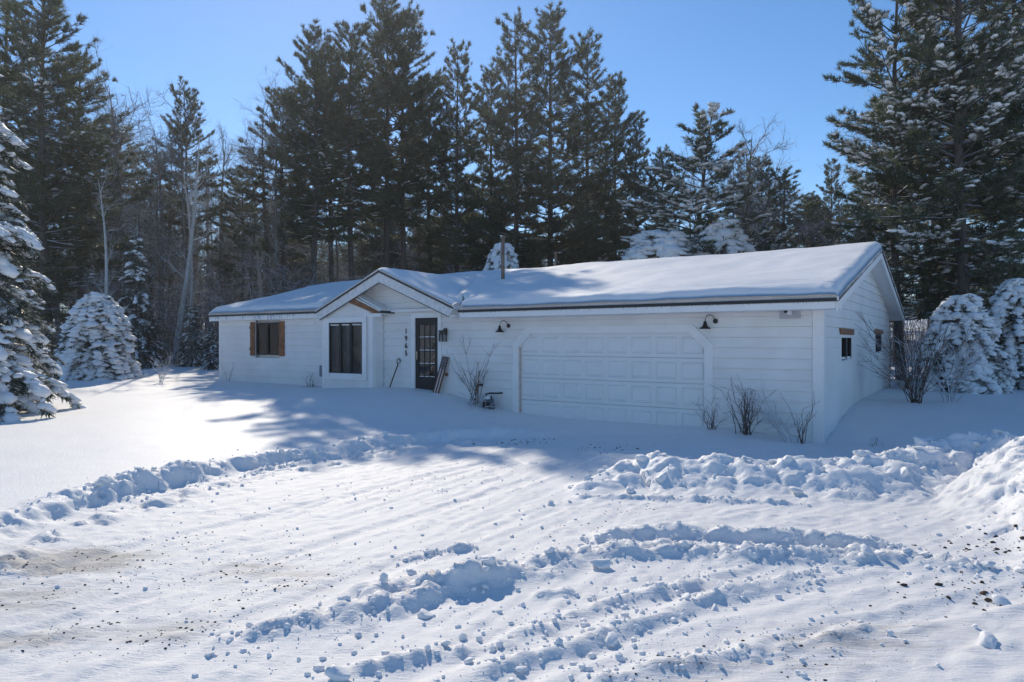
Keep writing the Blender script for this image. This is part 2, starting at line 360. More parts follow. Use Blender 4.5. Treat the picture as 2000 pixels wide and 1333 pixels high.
def ground_height(x, y, fine=True):
    x = np.asarray(x, float); y = np.asarray(y, float)
    far = np.maximum(0, np.hypot(x, y)-55)
    z = base_z(x, y)+np.minimum(far*.045, 9)
    near = np.exp(-(np.maximum(0, np.hypot(x-2, y-7)-14)/5)**2)
    dirt = np.zeros_like(z); packed = np.zeros_like(z)
    # left edge of the ploughed drive
    d, s, a = polydist(x, y, EDGE_LEFT)
    wob = .14*fbm(x*1.3, y*1.3, 3)+.10*fbm(x*4, y*4, 5)
    sd_ = d*s+wob
    inside = sstep(.1, -.22, sd_)                                  # 1 on the drive
    drive = inside*(s != 0)*np.exp(-(np.maximum(0, y-11.5)/1.5)**2)*np.exp(-(np.maximum(0, np.abs(x)-16)/6)**2)
    fade = sstep(1.0, .80, a)
    clod = lumps(x, y, .27, 21)*.38+lumps(x, y, .12, 22)*.3+.22*fbm(x*6, y*6, 9)
    edge = np.exp(-((sd_-.06)/.23)**2)*fade
    z = z+edge*(.05+.15*clod)*(.55+.9*vnoise(x*1.1, y*1.1, 31))*sstep(18, 12, y)
    z = z-.13*inside*fade*np.exp(-(sd_/2.2)**2)
    # a line of smaller spill inside it
    e2 = np.exp(-((sd_+.62)/.16)**2)*fade
    z = z+e2*.10*lumps(x, y, .2, 24, .55)
    # bank to the right
    d, s, a = polydist(x, y, BANK)
    wob = .22*fbm(x*1.1, y*1.1, 41)+.1*fbm(x*3.5, y*3.5, 42)
    hgt = np.interp(a, [0, .05, .12, .45, .62, .72, .85, 1], [.05, .2, .34, .46, .58, .74, .42, .08])
    wid = np.interp(a, [0, .1, .5, .75, 1], [.3, .6, .9, .85, .35])
    prof = np.where(s > 0, np.exp(-((d+wob*.6)/(wid*.55))**2), np.exp(-((np.maximum(0, d+wob*.7))/(wid*.8))**2))
    big = lumps(x, y, .5, 51)*.26+lumps(x, y, .24, 52)*.34+lumps(x, y, .12, 53)*.24+.1*fbm(x*7, y*7, 57)
    z = z+prof*hgt*(.72+.3*fbm(x*.9, y*.9, 54))+prof**.8*(.03+.22*big*np.minimum(1, hgt*2.2))*.7
    apron = np.exp(-(d/(wid*1.25))**4)*(s < 0)
    z = z+apron*.09*lumps(x, y, .26, 56, .55)
    # windrows and scraped ridges in the turning area
    def ridge(pts, h, w, l1, l2, seed, sharp=0):
        d, s, a = polydist(x, y, pts)
        ends = sstep(0, .08, a)*sstep(1, .92, a)
        ww = w*(1+.5*fbm(x*2, y*2, seed)); dd = d+.05*fbm(x*5, y*5, seed+1)
        p = np.exp(-(dd/ww)**2) if not sharp else np.where(s < 0, np.exp(-(dd/(ww*.35))**2), np.exp(-(dd/(ww*1.7))**2))
        lum = l1*lumps(x, y, .16, seed+2)+l2*lumps(x, y, .08, seed+3)+.5*fbm(x*9, y*9, seed+5)
        return ends*p*h*(.45+.55*vnoise(x*1.7, y*1.7, seed+4)*1.4+lum)
    if fine:
        z = z+ridge(WIND1, .058, .15, .9, .9, 61)
        z = z+ridge(CUT, .10, .16, .2, .2, 66, 1)+ridge(CUT2, .10, .17, .25, .25, 71, 1)
        for k, t in enumerate((TRK1, TRK2, TRK3)): z = z+ridge(t, .03, .08, .5, 1.2, 81+k*6)
        for k, t in enumerate((SM1, SM2, SM3, SM4)): z = z+ridge(t, .035, .06, .4, 1.0, 111+k*6)
        # scraping and tyre streaks along the drive, crumbs
        dv = np.exp(-(np.maximum(0, np.hypot(x-1, y-6)-6)/2.5)**2)*np.maximum(inside, .0)*sstep(.2, 1.0, polydist(x, y, BANK)[0])
        ca, sa = math.cos(R(60)), math.sin(R(60)); u = x*ca+y*sa; v = -x*sa+y*ca
        right = sstep(.2, 1.6, x-.12*y+.2)
        u2 = x*math.cos(R(32))+y*math.sin(R(32)); v2 = -x*math.sin(R(32))+y*math.cos(R(32))
        st = fbm(u*.22, v*5, 131, 4, .7)*(1-right)+fbm(u2*.22, v2*5, 132, 4, .7)*right
        z = z+dv*(.018*st+.009*fbm(u*3, v*9, 133, 3)+.02*np.maximum(0, lumps(x, y, .11, 134, .3)-.2)+.012*fbm(x*1.1, y*1.1, 136))
        tyre = 0
        for q in ([(-300, 1215), (300, 1062), (700, 962), (950, 902)], [(-300, 1330), (300, 1155), (800, 1012), (1050, 935)], [(100, 1345), (500, 1200), (900, 1060), (1090, 990)], [(950, 1345), (1300, 1212), (1750, 1128)], [(1330, 1345), (1650, 1232), (2050, 1150)], [(-300, 1110), (200, 1010), (600, 918), (800, 880)], [(700, 1345), (1100, 1215), (1500, 1120)]):
            dd = polydist(x, y, [pt(*c) for c in q])[0]+.03*fbm(x*1.5, y*1.5, 151)
            tyre = tyre-.016*np.exp(-(dd/.11)**4)*(.4+.9*vnoise(x*.8, y*.8, 152))+.012*np.exp(-((dd-.17)/.045)**2)*vnoise(x*6, y*6, 153)
        z = z+tyre*dv
        dirt = dv
        packed = dv*.8
    # wind-smoothed undulation of untouched snow, hummocks in the woods
    z = z+.025*fbm(x*.45, y*.45, 141)*(1-drive)+.10*fbm(x*.25, y*.25, 142)*sstep(18, 30, np.hypot(x, y))
    return z, dirt, packed
def gz(x, y): return float(ground_height(np.array([x]), np.array([y]), False)[0][0])
def axis_pts(segs):
    out = [segs[0][0]]
    for a, b, n in segs: out += list(np.linspace(a, b, n+1)[1:])
    return np.array(out)
def geo_pts(a, b, n, q): t = np.linspace(0, 1, n+1)**q; return list(a+(b-a)*t)
gx = np.concatenate([-np.array(geo_pts(7.5, 700, 70, 3.2))[::-1], axis_pts([(-7.5, 9.5, 480)])[1:-1], np.array(geo_pts(9.5, 700, 70, 3.2))])
gy = np.concatenate([axis_pts([(-900, -60, 8), (-60, -3, 12), (-3, 3, 24), (3, 11.5, 330), (11.5, 20, 130)])[:-1], np.array(geo_pts(20, 900, 100, 2.8))])
GX, GY = np.meshgrid(gx, gy)
GZ, DIRT, PACK = ground_height(GX, GY)
def blot(px, py, rx, ry, s):           # where the plough or the tyres bared the drive
    c = pt(px, py); return s*np.exp(-((GX-c[0])/rx)**2-((GY-c[1])/ry)**2)
bare = blot(80, 1100, 1.2, .5, 1)+blot(20, 1165, 1.0, .3, 1.1)+blot(40, 1235, .9, .25, 1.1)+blot(180, 1095, .5, .3, .8)+blot(480, 1110, .5, .35, .8)+blot(600, 1130, .45, .3, .8)+blot(360, 1225, .35, .2, .8)+blot(1800, 1230, .8, .35, .75)+blot(1600, 1280, .9, .35, .8)+blot(1300, 1330, .5, .2, .7)+blot(1000, 1020, 1.2, .8, .35)+blot(700, 980, 1.5, .7, .35)
DIRT = np.clip(DIRT*(.28+.75*bare), 0, 1.3)
ny_, nx_ = GX.shape
idx = np.arange(nx_*ny_).reshape(ny_, nx_)
quads = np.stack([idx[:-1, :-1], idx[:-1, 1:], idx[1:, 1:], idx[1:, :-1]], -1).reshape(-1, 4)
gme = mesh_np('ground', np.stack([GX, GY, GZ], -1).reshape(-1, 3), quads=quads, smooth=True)
for nm, arr in (('dirt', DIRT), ('packed', PACK)):
    at = gme.attributes.new(nm, 'FLOAT', 'POINT'); at.data.foreach_set('value', arr.astype(np.float32).ravel())
ground = link('ground', gme, 'ground_snow', kind='structure')
def surf_z(x, y):
    j = min(max(int(np.searchsorted(gx, x)), 1), nx_-1); i = min(max(int(np.searchsorted(gy, y)), 1), ny_-1)
    tx = (x-gx[j-1])/(gx[j]-gx[j-1]); ty = (y-gy[i-1])/(gy[i]-gy[i-1])
    a = GZ[i-1, j-1]*(1-tx)+GZ[i-1, j]*tx; b = GZ[i, j-1]*(1-tx)+GZ[i, j]*tx
    return float(a*(1-ty)+b*ty)
# ------------------------------------------------------------------ the house
house = empty('house', HO, -TH, label='white single-storey house with attached garage and snow-covered low gable roof', category='house')
SL = .2457
def roof_z(ly): return 2.867+SL*(ly if ly < 5.65 else 11.3-ly)
RIDGE, DEPTH, LEFT, RIGHT = 5.65, 11.3, -19.71, 0.
# wall shells (plain backing) with lap boards on them
BH = .21
def cut(iv, a, b):
    out = []
    for (p, q) in iv:
        if b <= p or a >= q: out.append((p, q)); continue
        if a > p: out.append((p, a))
        if b < q: out.append((b, q))
    return out
def lap_board(parent, axis, lo0, hi0, lo1, hi1, z0, z1, plane, out):
    """one course piece: bottom edge lo0..hi0 at z0, top edge lo1..hi1 at z1, leaning out at its foot"""
    if max(hi0-lo0, hi1-lo1) < .03: return
    k = .030; t = .002
    jig = random.uniform(-.003, .003)
    V = [(lo0, k+jig, z0+.002), (hi0, k+jig, z0+.002), (hi1, t, z1), (lo1, t, z1), (lo0, -.02, z0), (hi0, -.02, z0), (hi1, -.02, z1), (lo1, -.02, z1)]
    if axis == 'x': v = [(a, plane+out*b, c) for a, b, c in V]
    else: v = [(plane+out*b, a, c) for a, b, c in V]
    MB().add(v, [(0,1,2,3),(7,6,5,4),(0,4,5,1),(1,5,6,2),(2,6,7,3),(3,7,4,0)]).build('siding_board', 'white_siding', parent)
GD = dict(x0=-6.93, x1=-2.25, z1=2.13, ch=.33)          # garage door opening with clipped corners
def front_openings(zm):
    o = []
    if 1.48 < zm < 2.57: o.append((-17.63, -16.34))
    o.append((-13.72, -11.60)) if zm < 2.8 else None
    if zm < 2.62: o.append((-10.44, -9.50))
    if zm < GD['z1']+.05:
        c = max(0, zm-(GD['z1']-GD['ch'])); o.append((GD['x0']-.03+c, GD['x1']+.03-c))
    return o
wf = MB().box(LEFT, RIGHT-.02, .11, .2, -.15, 2.82).build('wall', 'white_siding', house)
z = -.08; first = True
while z < 2.74:
    z1 = min(z+BH, 2.80); iv = [(LEFT+.0, RIGHT-.17)]
    for a, b in front_openings((z+z1)/2): iv = cut(iv, a, b)
    # boards come in lengths, with butt joints
    for (a, b) in iv:
        p = a
        while p < b-.01:
            q = min(b, p+random.uniform(2.6, 4.2))
            if b-q < .6: q = b
            lap_board(wf, 'x', p+.0015, q-.0015, p+.0015, q-.0015, z+.002, z1, 0, -1); p = q
    z += BH
# entry gable above the door and bay
EG = dict(c=-11.25, h=2.62, zp=3.87, zf=2.80)                     # peak, half width, peak and foot height of the rake
egs = (EG['zp']-EG['zf'])/EG['h']
wg = MB().prism([(EG['c']-2.3, 2.83), (EG['c']+2.3, 2.83), (EG['c'], 2.83+2.3*egs)], 'y', .11, .16).build('wall', 'white_siding', house)
z = 2.80
while z < 3.72:
    z1 = min(z+BH, 3.76)
    w0 = max(0, (3.80-z)/egs); w1 = max(0, (3.80-z1)/egs)
    lap_board(wg, 'x', EG['c']-w0, EG['c']+w0, EG['c']-w1, EG['c']+w1, z+.002, z1, 0, -1); z += BH
# end gable on the garage side
we = MB().prism([(0.02, -.15), (DEPTH, -.15), (DEPTH, roof_z(DEPTH)-.1), (RIDGE, roof_z(RIDGE)-.12), (0.02, roof_z(0)-.1)], 'x', -.2, -.11).build('wall', 'white_siding', house)
GW = [(1.98, 3.42, 1.50, 2.09), (7.60, 9.10, 1.60, 2.16)]
z = -.08
while z < 4.10:
    z1 = min(z+BH, 4.13)
    def ext(zz): return (max(.17, (zz-2.80)/SL+.0) if zz > 2.75 else .17, min(DEPTH-.12, DEPTH-(zz-2.80)/SL) if zz > 2.75 else DEPTH-.12)
    a0, b0 = ext(z); a1, b1 = ext(z1)
    if b0 > a0:
        if z > 2.6: lap_board(we, 'y', a0, b0, min(a1, RIDGE), max(b1, RIDGE), z+.002, z1, 0, 1)
        else:
            iv = [(a0, b0)]
            for (p, q, r, s) in GW:
                if r < (z+z1)/2 < s: iv = cut(iv, p, q)
            for p, q in iv: lap_board(we, 'y', p, q, p, q, z+.002, z1, 0, 1)
    z += BH
MB().box(LEFT, LEFT+.1, .21, DEPTH, -.1, 2.75).box(LEFT+.1, -.21, DEPTH-.1, DEPTH, -.1, 2.75).build('wall', 'white_siding', house)
MB().prism([(0.1, 2.751), (DEPTH-.05, 2.751), (RIDGE, roof_z(RIDGE)-.14)], 'x', LEFT, LEFT+.1).build('wall', 'white_siding', house)
MB().box(-8, -.04, .03, .11, -.3, -.085).build('foundation', 'foundation', house)
MB().box(-.10, -.025, .0, DEPTH, -.3, -.085).build('foundation', 'foundation', house)
# corner boards
MB().box(-.165, .034, -.034, -.004, -.08, 2.62).build('corner_board', 'white_trim', house, bevel=.004)
MB().box(.003, .034, -.003, .165, -.08, 2.70).build('corner_board', 'white_trim', house, bevel=.004)
MB().box(-.02, .03, DEPTH-.12, DEPTH+.03, -.05, 2.62).build('corner_board', 'pale_wood', house)
MB().box(LEFT-.02, LEFT+.10, -.032, .1, -.05, 2.72).build('corner_board', 'white_trim', house, bevel=.004)
MB().box(-9.42, -9.39, -.03, -.004, .45, 2.80).build('seam_strip', 'white_siding', house)
# roof decks
def slab(pts, t):
    """closed slab from a top outline of 3D points, t thick"""
    n = len(pts); v = list(pts)+[(x, y, zz-t) for x, y, zz in pts]
    return MB().add(v, [tuple(range(n)), tuple(range(n, 2*n))[::-1]]+[(i, (i+1) % n, n+(i+1) % n, n+i) for i in range(n)])
XR, XL, XG = .36, LEFT-.36, -8.22
EG_D, EH_D = -.74, -.16                                           # garage eave and house eave overhang
roof = slab([(XR, EG_D, roof_z(EG_D)), (XR, RIDGE, roof_z(RIDGE)), (XL, RIDGE, roof_z(RIDGE)), (XL, EH_D, roof_z(EH_D)), (XG, EH_D, roof_z(EH_D)), (XG, EG_D, roof_z(EG_D))], .07).build('roof', 'white_trim', house)
slab([(XR, RIDGE, roof_z(RIDGE)), (XR, 12.0, roof_z(12.0)), (XL, 12.0, roof_z(12.0)), (XL, RIDGE, roof_z(RIDGE))], .07).build('roof_slope', 'white_trim', roof)
YR = -.52                                                         # front of the entry gable's rake
cg = EG['c']; ch_ = EG['h']; zp = EG['zp']; zf = EG['zf']
yb_p = (zp-2.867)/SL; yb_f = max(0., (zf-2.867)/SL)
for sgn in (-1, 1):
    slab([(cg, YR, zp), (cg+sgn*ch_, YR, zf), (cg+sgn*ch_, yb_f+.2, zf), (cg, yb_p+.2, zp)], .06).build('roof_slope', 'white_trim', roof)
# fascias, drip edges, rakes
def fascia(x0, x1, y, ztop, h, name='fascia', mat='white_trim', t=.03):
    return MB().box(x0, x1, y-t, y, ztop-h, ztop).build(name, mat, house, bevel=.003)
zg = roof_z(EG_D); zh = roof_z(EH_D)
p = XG
for q in (-5.1, -1.95, XR):
    fascia(p+.001, q-.001, EG_D-.002, zg-.03, .125); p = q
MB().box(XG-.03, XR+.02, EG_D-.055, EG_D-.01, zg-.022, zg+.035).build('drip_edge', 'drip_edge', house)
fascia(XL, cg-ch_-.02, EH_D-.002, zh-.03, .15)
MB().box(XL-.02, cg-ch_-.01, EH_D-.055, EH_D-.01, zh-.022, zh+.03).build('drip_edge', 'drip_edge', house)
fascia(cg+ch_+.02, XG-.002, EH_D-.002, zh-.03, .15)
MB().box(cg+ch_+.01, XG+.10, EH_D-.06, EH_D-.01, zh-.022, zh+.03).build('drip_edge', 'drip_edge', house)
MB().box(XG, XR-.02, EG_D, -.03, zg-.15, zg-.13).build('soffit', 'white_trim', house)
MB().box(XL+.02, cg-ch_+.3, EH_D, -.03, zh-.17, zh-.15).build('soffit', 'white_trim', house)
MB().prism([(EG_D, zg-.03), (EG_D, zg-.155), (-.04, zg-.155), (-.04, roof_z(-.04)-.075)], 'x', XR-.03, XR-.008).build('eave_return', 'white_trim', house)
def rake_board(x0, x1, pts, name, mat):                            # pts in (ly,z)
    return MB().prism(pts, 'x', x0, x1).build(name, mat, house)
for a, b in (((EG_D, zg), (RIDGE, roof_z(RIDGE))), ((12.0, roof_z(12.0)), (RIDGE, roof_z(RIDGE)))):
    for x0, x1, top, bot, nm, mt in ((XR+.001, XR+.03, -.03, -.19, 'rake_board', 'white_trim'), (XR+.0, XR+.05, .035, -.022, 'drip_edge', 'drip_edge')):
        rake_board(x0, x1, [(a[0], a[1]+top), (b[0], b[1]+top), (b[0], b[1]+bot), (a[0], a[1]+bot)], nm, mt)
    rake_board(XL-.03, XL-.001, [(a[0] if a[0] > 0 else EH_D, (a[1] if a[0] > 0 else zh)-.03), (b[0], b[1]-.03), (b[0], b[1]-.19), (a[0] if a[0] > 0 else EH_D, (a[1] if a[0] > 0 else zh)-.19)], 'rake_board', 'white_trim')
for sgn in (-1, 1):
    x1 = cg+sgn*(ch_+.03); e = egs*.03
    MB().prism([(cg, zp-.02), (x1, zf-e-.02), (x1-sgn*.16, zf-e-.20), (cg, zp-.29)], 'y', YR-.035, YR-.003).build('rake_board', 'old_fascia', house)
    MB().prism([(cg, zp+.03), (x1+sgn*.02, zf-e+.02), (x1+sgn*.02, zf-e-.025), (cg, zp-.02)], 'y', YR-.06, YR-.036).build('drip_edge', 'drip_edge', house)
    MB().prism([(cg, zp-.29), (cg+sgn*(ch_-.13), zf-.22), (cg+sgn*(ch_-.13), zf-.235), (cg, zp-.308)], 'y', YR-.037, YR-.005).build('dark_bead', 'drip_edge', house)  # thin dark bead along the lower edge of the rake board
    MB().box(*sorted((cg+sgn*(ch_-.18), cg+sgn*(ch_+.05))), YR, -.03, zf-.24, zf-.20).build('soffit', 'white_trim', house)
# bay with the tall window
BX0, BX1, BY = -13.70, -11.60, -.46
bay = MB().box(BX0+.02, BX1-.02, BY+.03, .1, .3, 2.62).build('bay', 'white_siding', house)
MB().prism([(BX0+.02, 2.62), (BX1-.02, 2.62), (BX1-.02, 2.72), (-12.42, 3.20), (-12.75, 3.12)], 'y', BY+.03, .1).build('bay_gable', 'white_siding', house)
for zz in np.arange(.30, 3.1, BH):
    z1 = min(zz+BH, 3.15); a0 = BX0; b0 = BX1-.10; a1 = BX0; b1 = b0
    if zz > 2.6:
        a0 = BX0+(zz-2.62)/egs*.95; a1 = BX0+(z1-2.62)/egs*.95; b0 = BX1-.05-(zz-2.7)*2.0*.8; b1 = BX1-.05-(z1-2.7)*2.0*.8
        if b1 < a1: b1 = a1
        if b0 <= a0: continue
    iv = cut([(a0, b0)], -13.42, -11.98) if .98 < (zz+z1)/2 < 2.50 else [(a0, b0)]
    for p, q in iv:
        if zz > 2.6: lap_board(bay, 'x', a0, b0, a1, b1, zz+.002, z1, BY+.03, -1)
        else: lap_board(bay, 'x', p, q, p, q, zz+.002, z1, BY+.03, -1)
    if zz < 2.6: lap_board(bay, 'y', BY+.13, -.03, BY+.13, -.03, zz+.002, min(z1, 2.7), BX1-.02, 1)
MB().box(BX1-.12, BX1+.012, BY-.006, BY+.028, .3, 2.70).box(BX1-.018, BX1+.012, BY+.029, BY+.13, .3, 2.70).build('corner_board', 'white_trim', house)
MB().box(BX0-.02, BX0+.10, BY-.006, BY+.028, .3, 2.70).build('corner_board', 'white_trim', house)
# small roof over the right half of the bay: cedar rake, drip edge running back to the wall
px_, pz_ = -12.46, 3.235; qx_, qz_ = -11.20, 2.745
slab([(px_, YR+.03, pz_+.03), (qx_, YR+.03, qz_+.03), (qx_, .0, qz_+.03), (px_, .0, pz_+.03)], .04).build('bay_roof', 'white_trim', house)
MB().prism([(px_-.02, pz_), (qx_-.03, qz_-.005), (qx_-.30, qz_-.01), (px_-.02, pz_-.19)], 'y', YR+.0, YR+.029).build('bay_rake', 'cedar', house, label='reddish cedar rake board over the tall window')
MB().box(qx_-.04, qx_+.015, YR-.01, -.01, qz_-.015, qz_+.045).build('drip_edge', 'drip_edge', house)
MB().box(BX1+.0, qx_-.03, YR+.03, -.03, qz_-.045, qz_-.022).build('soffit', 'white_trim', house)
MB().box(BX1-.12, qx_-.04, YR+.032, YR+.055, qz_-.12, qz_-.045).build('frieze_board', 'white_trim', house)

# windows: frame, panes, near-black panel painted as the unlit room behind
def window(x0, x1, z0, z1, y, cols, axis='x', out=-1, fr=.045, mat='black_paint', curt=True, wide=.03):
    def bx(mb, a, b, d0, d1, c, d):
        lo, hi = sorted((y+out*d0, y+out*d1))
        return mb.box(a, b, lo, hi, c, d) if axis == 'x' else mb.box(lo, hi, a, b, c, d)
    w = bx(MB(), x0, x1, -.09, -.075, z0, z1).build('window', 'interior_dark', house)
    m = MB()
    bx(m, x0, x1, -.06, .012, z1-fr, z1); bx(m, x0, x1, -.06, .012, z0, z0+fr)
    bx(m, x0, x0+fr, -.06, .012, z0+fr, z1-fr); bx(m, x1-fr, x1, -.06, .012, z0+fr, z1-fr)
    m.build('frame', mat, w)
    n = cols; W = (x1-x0-2*fr)/n
    for k in range(n):
        a = x0+fr+k*W; b = a+W
        if k: bx(MB(), a-wide, a+wide, -.05, .02, z0+fr-.002, z1-fr+.002).build('mullion', mat, w)
        bx(MB(), a+(.0 if not k else wide+.001), b-(0 if k == n-1 else wide+.001), -.03, -.026, z0+fr+.001, z1-fr-.001).build('pane', 'window_glass', w)
        if curt: bx(MB(), a+(wide+.002 if k else .002), a+wide+W*.26, -.07, -.055, z0+fr+.02, z1-fr-.02).build('curtain', 'curtain', w)
    return w
w1 = window(-17.60, -16.36, 1.49, 2.56, 0, 2, curt=False, wide=.025)
MB().box(-17.0, -16.94, .052, .07, 1.55, 2.5).build('curtain', 'curtain', w1)
w2 = window(-13.40, -12.0, 1.0, 2.48, BY, 3, fr=.04, wide=.045)
m = MB().box(-13.58, -13.405, BY-.03, BY, .83, 2.64).box(-11.995, -11.83, BY-.03, BY, .83, 2.64).box(-13.404, -11.996, BY-.03, BY, 2.485, 2.64).box(-13.404, -11.996, BY-.03, BY, .83, .985)
m.build('trim', 'white_trim', w2, bevel=.004)
MB().box(-13.37, -12.03, BY-.03, BY+.02, .985, 1.012).build('sill', 'white_trim', w2)
for (a, b, c, d) in GW:
    w = window(a, b, c, d, 0, 2, axis='y', out=1, fr=.05, curt=True)
    MB().box(-.0, .05, a-.16, b+.18, d+.0, d+.13).build('header', 'cedar', w, bevel=.005)
    MB().box(.003, .03, a-.07, a-.002, c-.07, d-.002).box(.003, .03, b+.002, b+.07, c-.07, d-.002).box(.003, .04, a-.002, b+.002, c-.07, c-.002).build('trim', 'white_trim', w)
    s = []
    MB().prism([(a+.02, c), (b-.02, c), (b-.1, c+.05), (a+.5, c+.035), (a+.06, c+.012)], 'x', .0, .035).build('sill_snow', 'snow', w)
# cedar shutters
for sx0, sx1 in ((-17.89, -17.64), (-16.33, -16.07)):
    sh = MB().box(sx0, sx1, -.030, -.0245, 1.46, 2.58).build('shutter', 'cedar', house)
    n = 2; W = (sx1-sx0)/n
    for k in range(n): MB().box(sx0+k*W+.004, sx0+(k+1)*W-.004, -.048, -.0305, 1.455, 2.585).build('plank', 'cedar', sh)
    for zz in (1.64, 2.36): MB().box(sx0-.015, sx1+.015, -.066, -.0485, zz, zz+.085).build('batten', 'cedar', sh)

# front door
door = MB().box(-10.38, -9.56, .02, .06, .56, 2.58).build('door', 'black_paint', house)
MB().box(-10.52, -10.385, -.045, .03, .45, 2.66).box(-9.555, -9.43, -.045, .03, .45, 2.66).box(-10.52, -9.43, -.05, .03, 2.585, 2.72).build('door_trim', 'white_trim', house)
m = MB()
DX0, DX1, DZ0, DZ1 = -10.26, -9.68, .96, 2.40
m.box(-10.38, DX0, -.012, .0195, .56, 2.58).box(DX1, -9.56, -.012, .0195, .56, 2.58).box(DX0, DX1, -.012, .0195, DZ1, 2.58).box(DX0, DX1, -.012, .0195, .56, DZ0-.0)
m.build('door_frame', 'black_paint', door)
cw = (DX1-DX0)/3; rh = (DZ1-DZ0)/4
for i in range(3):
    for j in range(4):
        MB().box(DX0+i*cw+.012, DX0+(i+1)*cw-.012, .008, .012, DZ0+j*rh+.012, DZ0+(j+1)*rh-.012).build('pane', 'window_glass', door)
        MB().box(DX0+i*cw+.02, DX0+(i+1)*cw-.02, -.006, .007, DZ0+j*rh+.013, DZ0+j*rh+.028+.008*random.random()).build('ledge_snow', 'snow', door)
for i in (1, 2): MB().box(DX0+i*cw-.011, DX0+i*cw+.011, -.004, .019, DZ0, DZ1).build('muntin', 'black_paint', door)
for j in (1, 2, 3): MB().box(DX0, DX1, -.0035, .0185, DZ0+j*rh-.011, DZ0+j*rh+.011).build('muntin', 'black_paint', door)
m = MB().lathe([(.0, -.02), (.028, -.018), (.03, .0), (.012, .004), (.012, .035), (.03, .045), (.026, .065), (.0, .07)], 12, (0, 0, 0))
k = m.build('handle', 'brass', door, (-10.33, -.02, 1.55)); k.rotation_euler = (R(90), 0, 0)
MB().box(-10.345, -10.315, -.03, -.012, 1.44, 1.66).build('handle_plate', 'brass', door)
m = MB().box(-10.24, -9.70, -.02, -.0125, .62, .9).build('kick_panel', 'black_paint', door, bevel=.004)

# sectional garage door, eight raised panels in each of four sections
gd = MB().box(GD['x0']-.02, GD['x1']+.02, .085, .105, -.12, GD['z1']).build('garage_door', 'door_white', house)
nz = 4; sh_ = (GD['z1']+.04)/nz; nx8 = 8; pw = (GD['x1']-GD['x0'])/nx8
for j in range(nz):
    z0 = -.04+j*sh_; z1 = z0+sh_
    MB().box(GD['x0'], GD['x1'], .05, .084, z0+.005, z1-.005).build('door_section', 'door_white', gd, bevel=.006)
    for i in range(nx8):
        a = GD['x0']+i*pw+.055; b = a+pw-.11; c = z0+.085; d = z1-.085
        o_, i_ = .0, .028
        v = [(a, .0495, c), (b, .0495, c), (b, .0495, d), (a, .0495, d), (a+.014, .030, c+.014), (b-.014, .030, c+.014), (b-.014, .030, d-.014), (a+.014, .030, d-.014),
             (a+.03, .0485, c+.03), (b-.03, .0485, c+.03), (b-.03, .0485, d-.03), (a+.03, .0485, d-.03), (a+.055, .034, c+.055), (b-.055, .034, c+.055), (b-.055, .034, d-.055), (a+.055, .034, d-.055)]
        f = []
        for r_ in range(3):
            for q in range(4): f.append((r_*4+q, r_*4+(q+1) % 4, r_*4+4+(q+1) % 4, r_*4+4+q))
        f.append((12, 13, 14, 15))
        MB().add(v, f).build('raised_panel', 'door_white', gd)
x0, x1, zt, c = GD['x0'], GD['x1'], GD['z1'], GD['ch']
inn = [(x0, -.1), (x0, zt-c), (x0+c, zt), (x1-c, zt), (x1, zt-c), (x1, -.1)]
w = .17; k = w*math.tan(R(22.5))
outl = [(x0-w, -.1), (x0-w, zt-c+k), (x0+c-k, zt+w), (x1-c+k, zt+w), (x1+w, zt-c+k), (x1+w, -.1)]
for i in range(5):
    MB().prism([outl[i], outl[i+1], inn[i+1], inn[i]], 'y', -.055, -.0).build('door_casing', 'white_trim', house)
    MB().prism([inn[i], inn[i+1], (inn[i+1][0]*.995-.0124-.01*(0), inn[i+1][1]-.012) if False else inn[i+1], inn[i]][:2]+[(inn[i+1][0]+(.02 if inn[i+1][0] < -4.5 else -.02), inn[i+1][1]-.008), (inn[i][0]+(.02 if inn[i][0] < -4.5 else -.02), inn[i][1]-.008)], 'y', -.02, .049).build('door_stop', 'flag_cream' if i == 0 else 'white_trim', house)
for s, xc in ((1, x0), (-1, x1)):                                  # fill above the clipped corners
    MB().prism([(xc-s*.03, zt-c-.05), (xc-s*.03, zt+.08), (xc+s*(c+.1), zt+.08)], 'y', -.018, .08).build('corner_fill', 'white_siding', house)
# house number in black upright figures
for k, ch in enumerate('1965'):
    fc = bpy.data.curves.new('house_number', 'FONT'); fc.body = ch; fc.size = .24; fc.extrude = .008; fc.align_x = 'CENTER'; fc.offset = .003
    fc.materials.append(M('black_metal'))
    tmp = bpy.data.objects.new('tmp', fc); COL.objects.link(tmp); bpy.context.view_layer.update()
    nm = bpy.data.meshes.new_from_object(tmp.evaluated_get(bpy.context.evaluated_depsgraph_get())); bpy.data.objects.remove(tmp)
    o = link('house_number', nm, None, house)
    o.location = (-10.72, -.036, 2.16-k*.205); o.rotation_euler = (R(90), 0, 0); o.scale = (.72, .85, 1)
MB().box(-9.29, -9.21, -.05, -.02, 1.02, 1.10).build('outlet_cover', 'cedar', house)
# icicles along the eaves
def icicles(x0, x1, y, z, n, lmax):
    mb = MB()
    for _ in range(n):
        x = random.uniform(x0, x1); L = lmax*random.random()**2.2+.015; r = .003+L*.03
        yy = y+random.uniform(-.01, .01)
        mb.add([(x-r, yy-r, z), (x+r, yy-r, z), (x+r, yy+r, z), (x-r, yy+r, z), (x, yy, z-L)], [(0, 1, 4), (1, 2, 4), (2, 3, 4), (3, 0, 4), (3, 2, 1, 0)])
    mb.build('icicles', 'ice', house, kind='stuff')
icicles(-19.9, -14.1, EH_D-.045, zh-.02, 130, .16)
icicles(-17.6, -16.3, EH_D-.05, zh-.02, 26, .36)
icicles(-8.6, -8.2, EH_D-.045, zh-.02, 22, .13)
icicles(-8.1, .3, EG_D-.045, zg-.02, 160, .05)
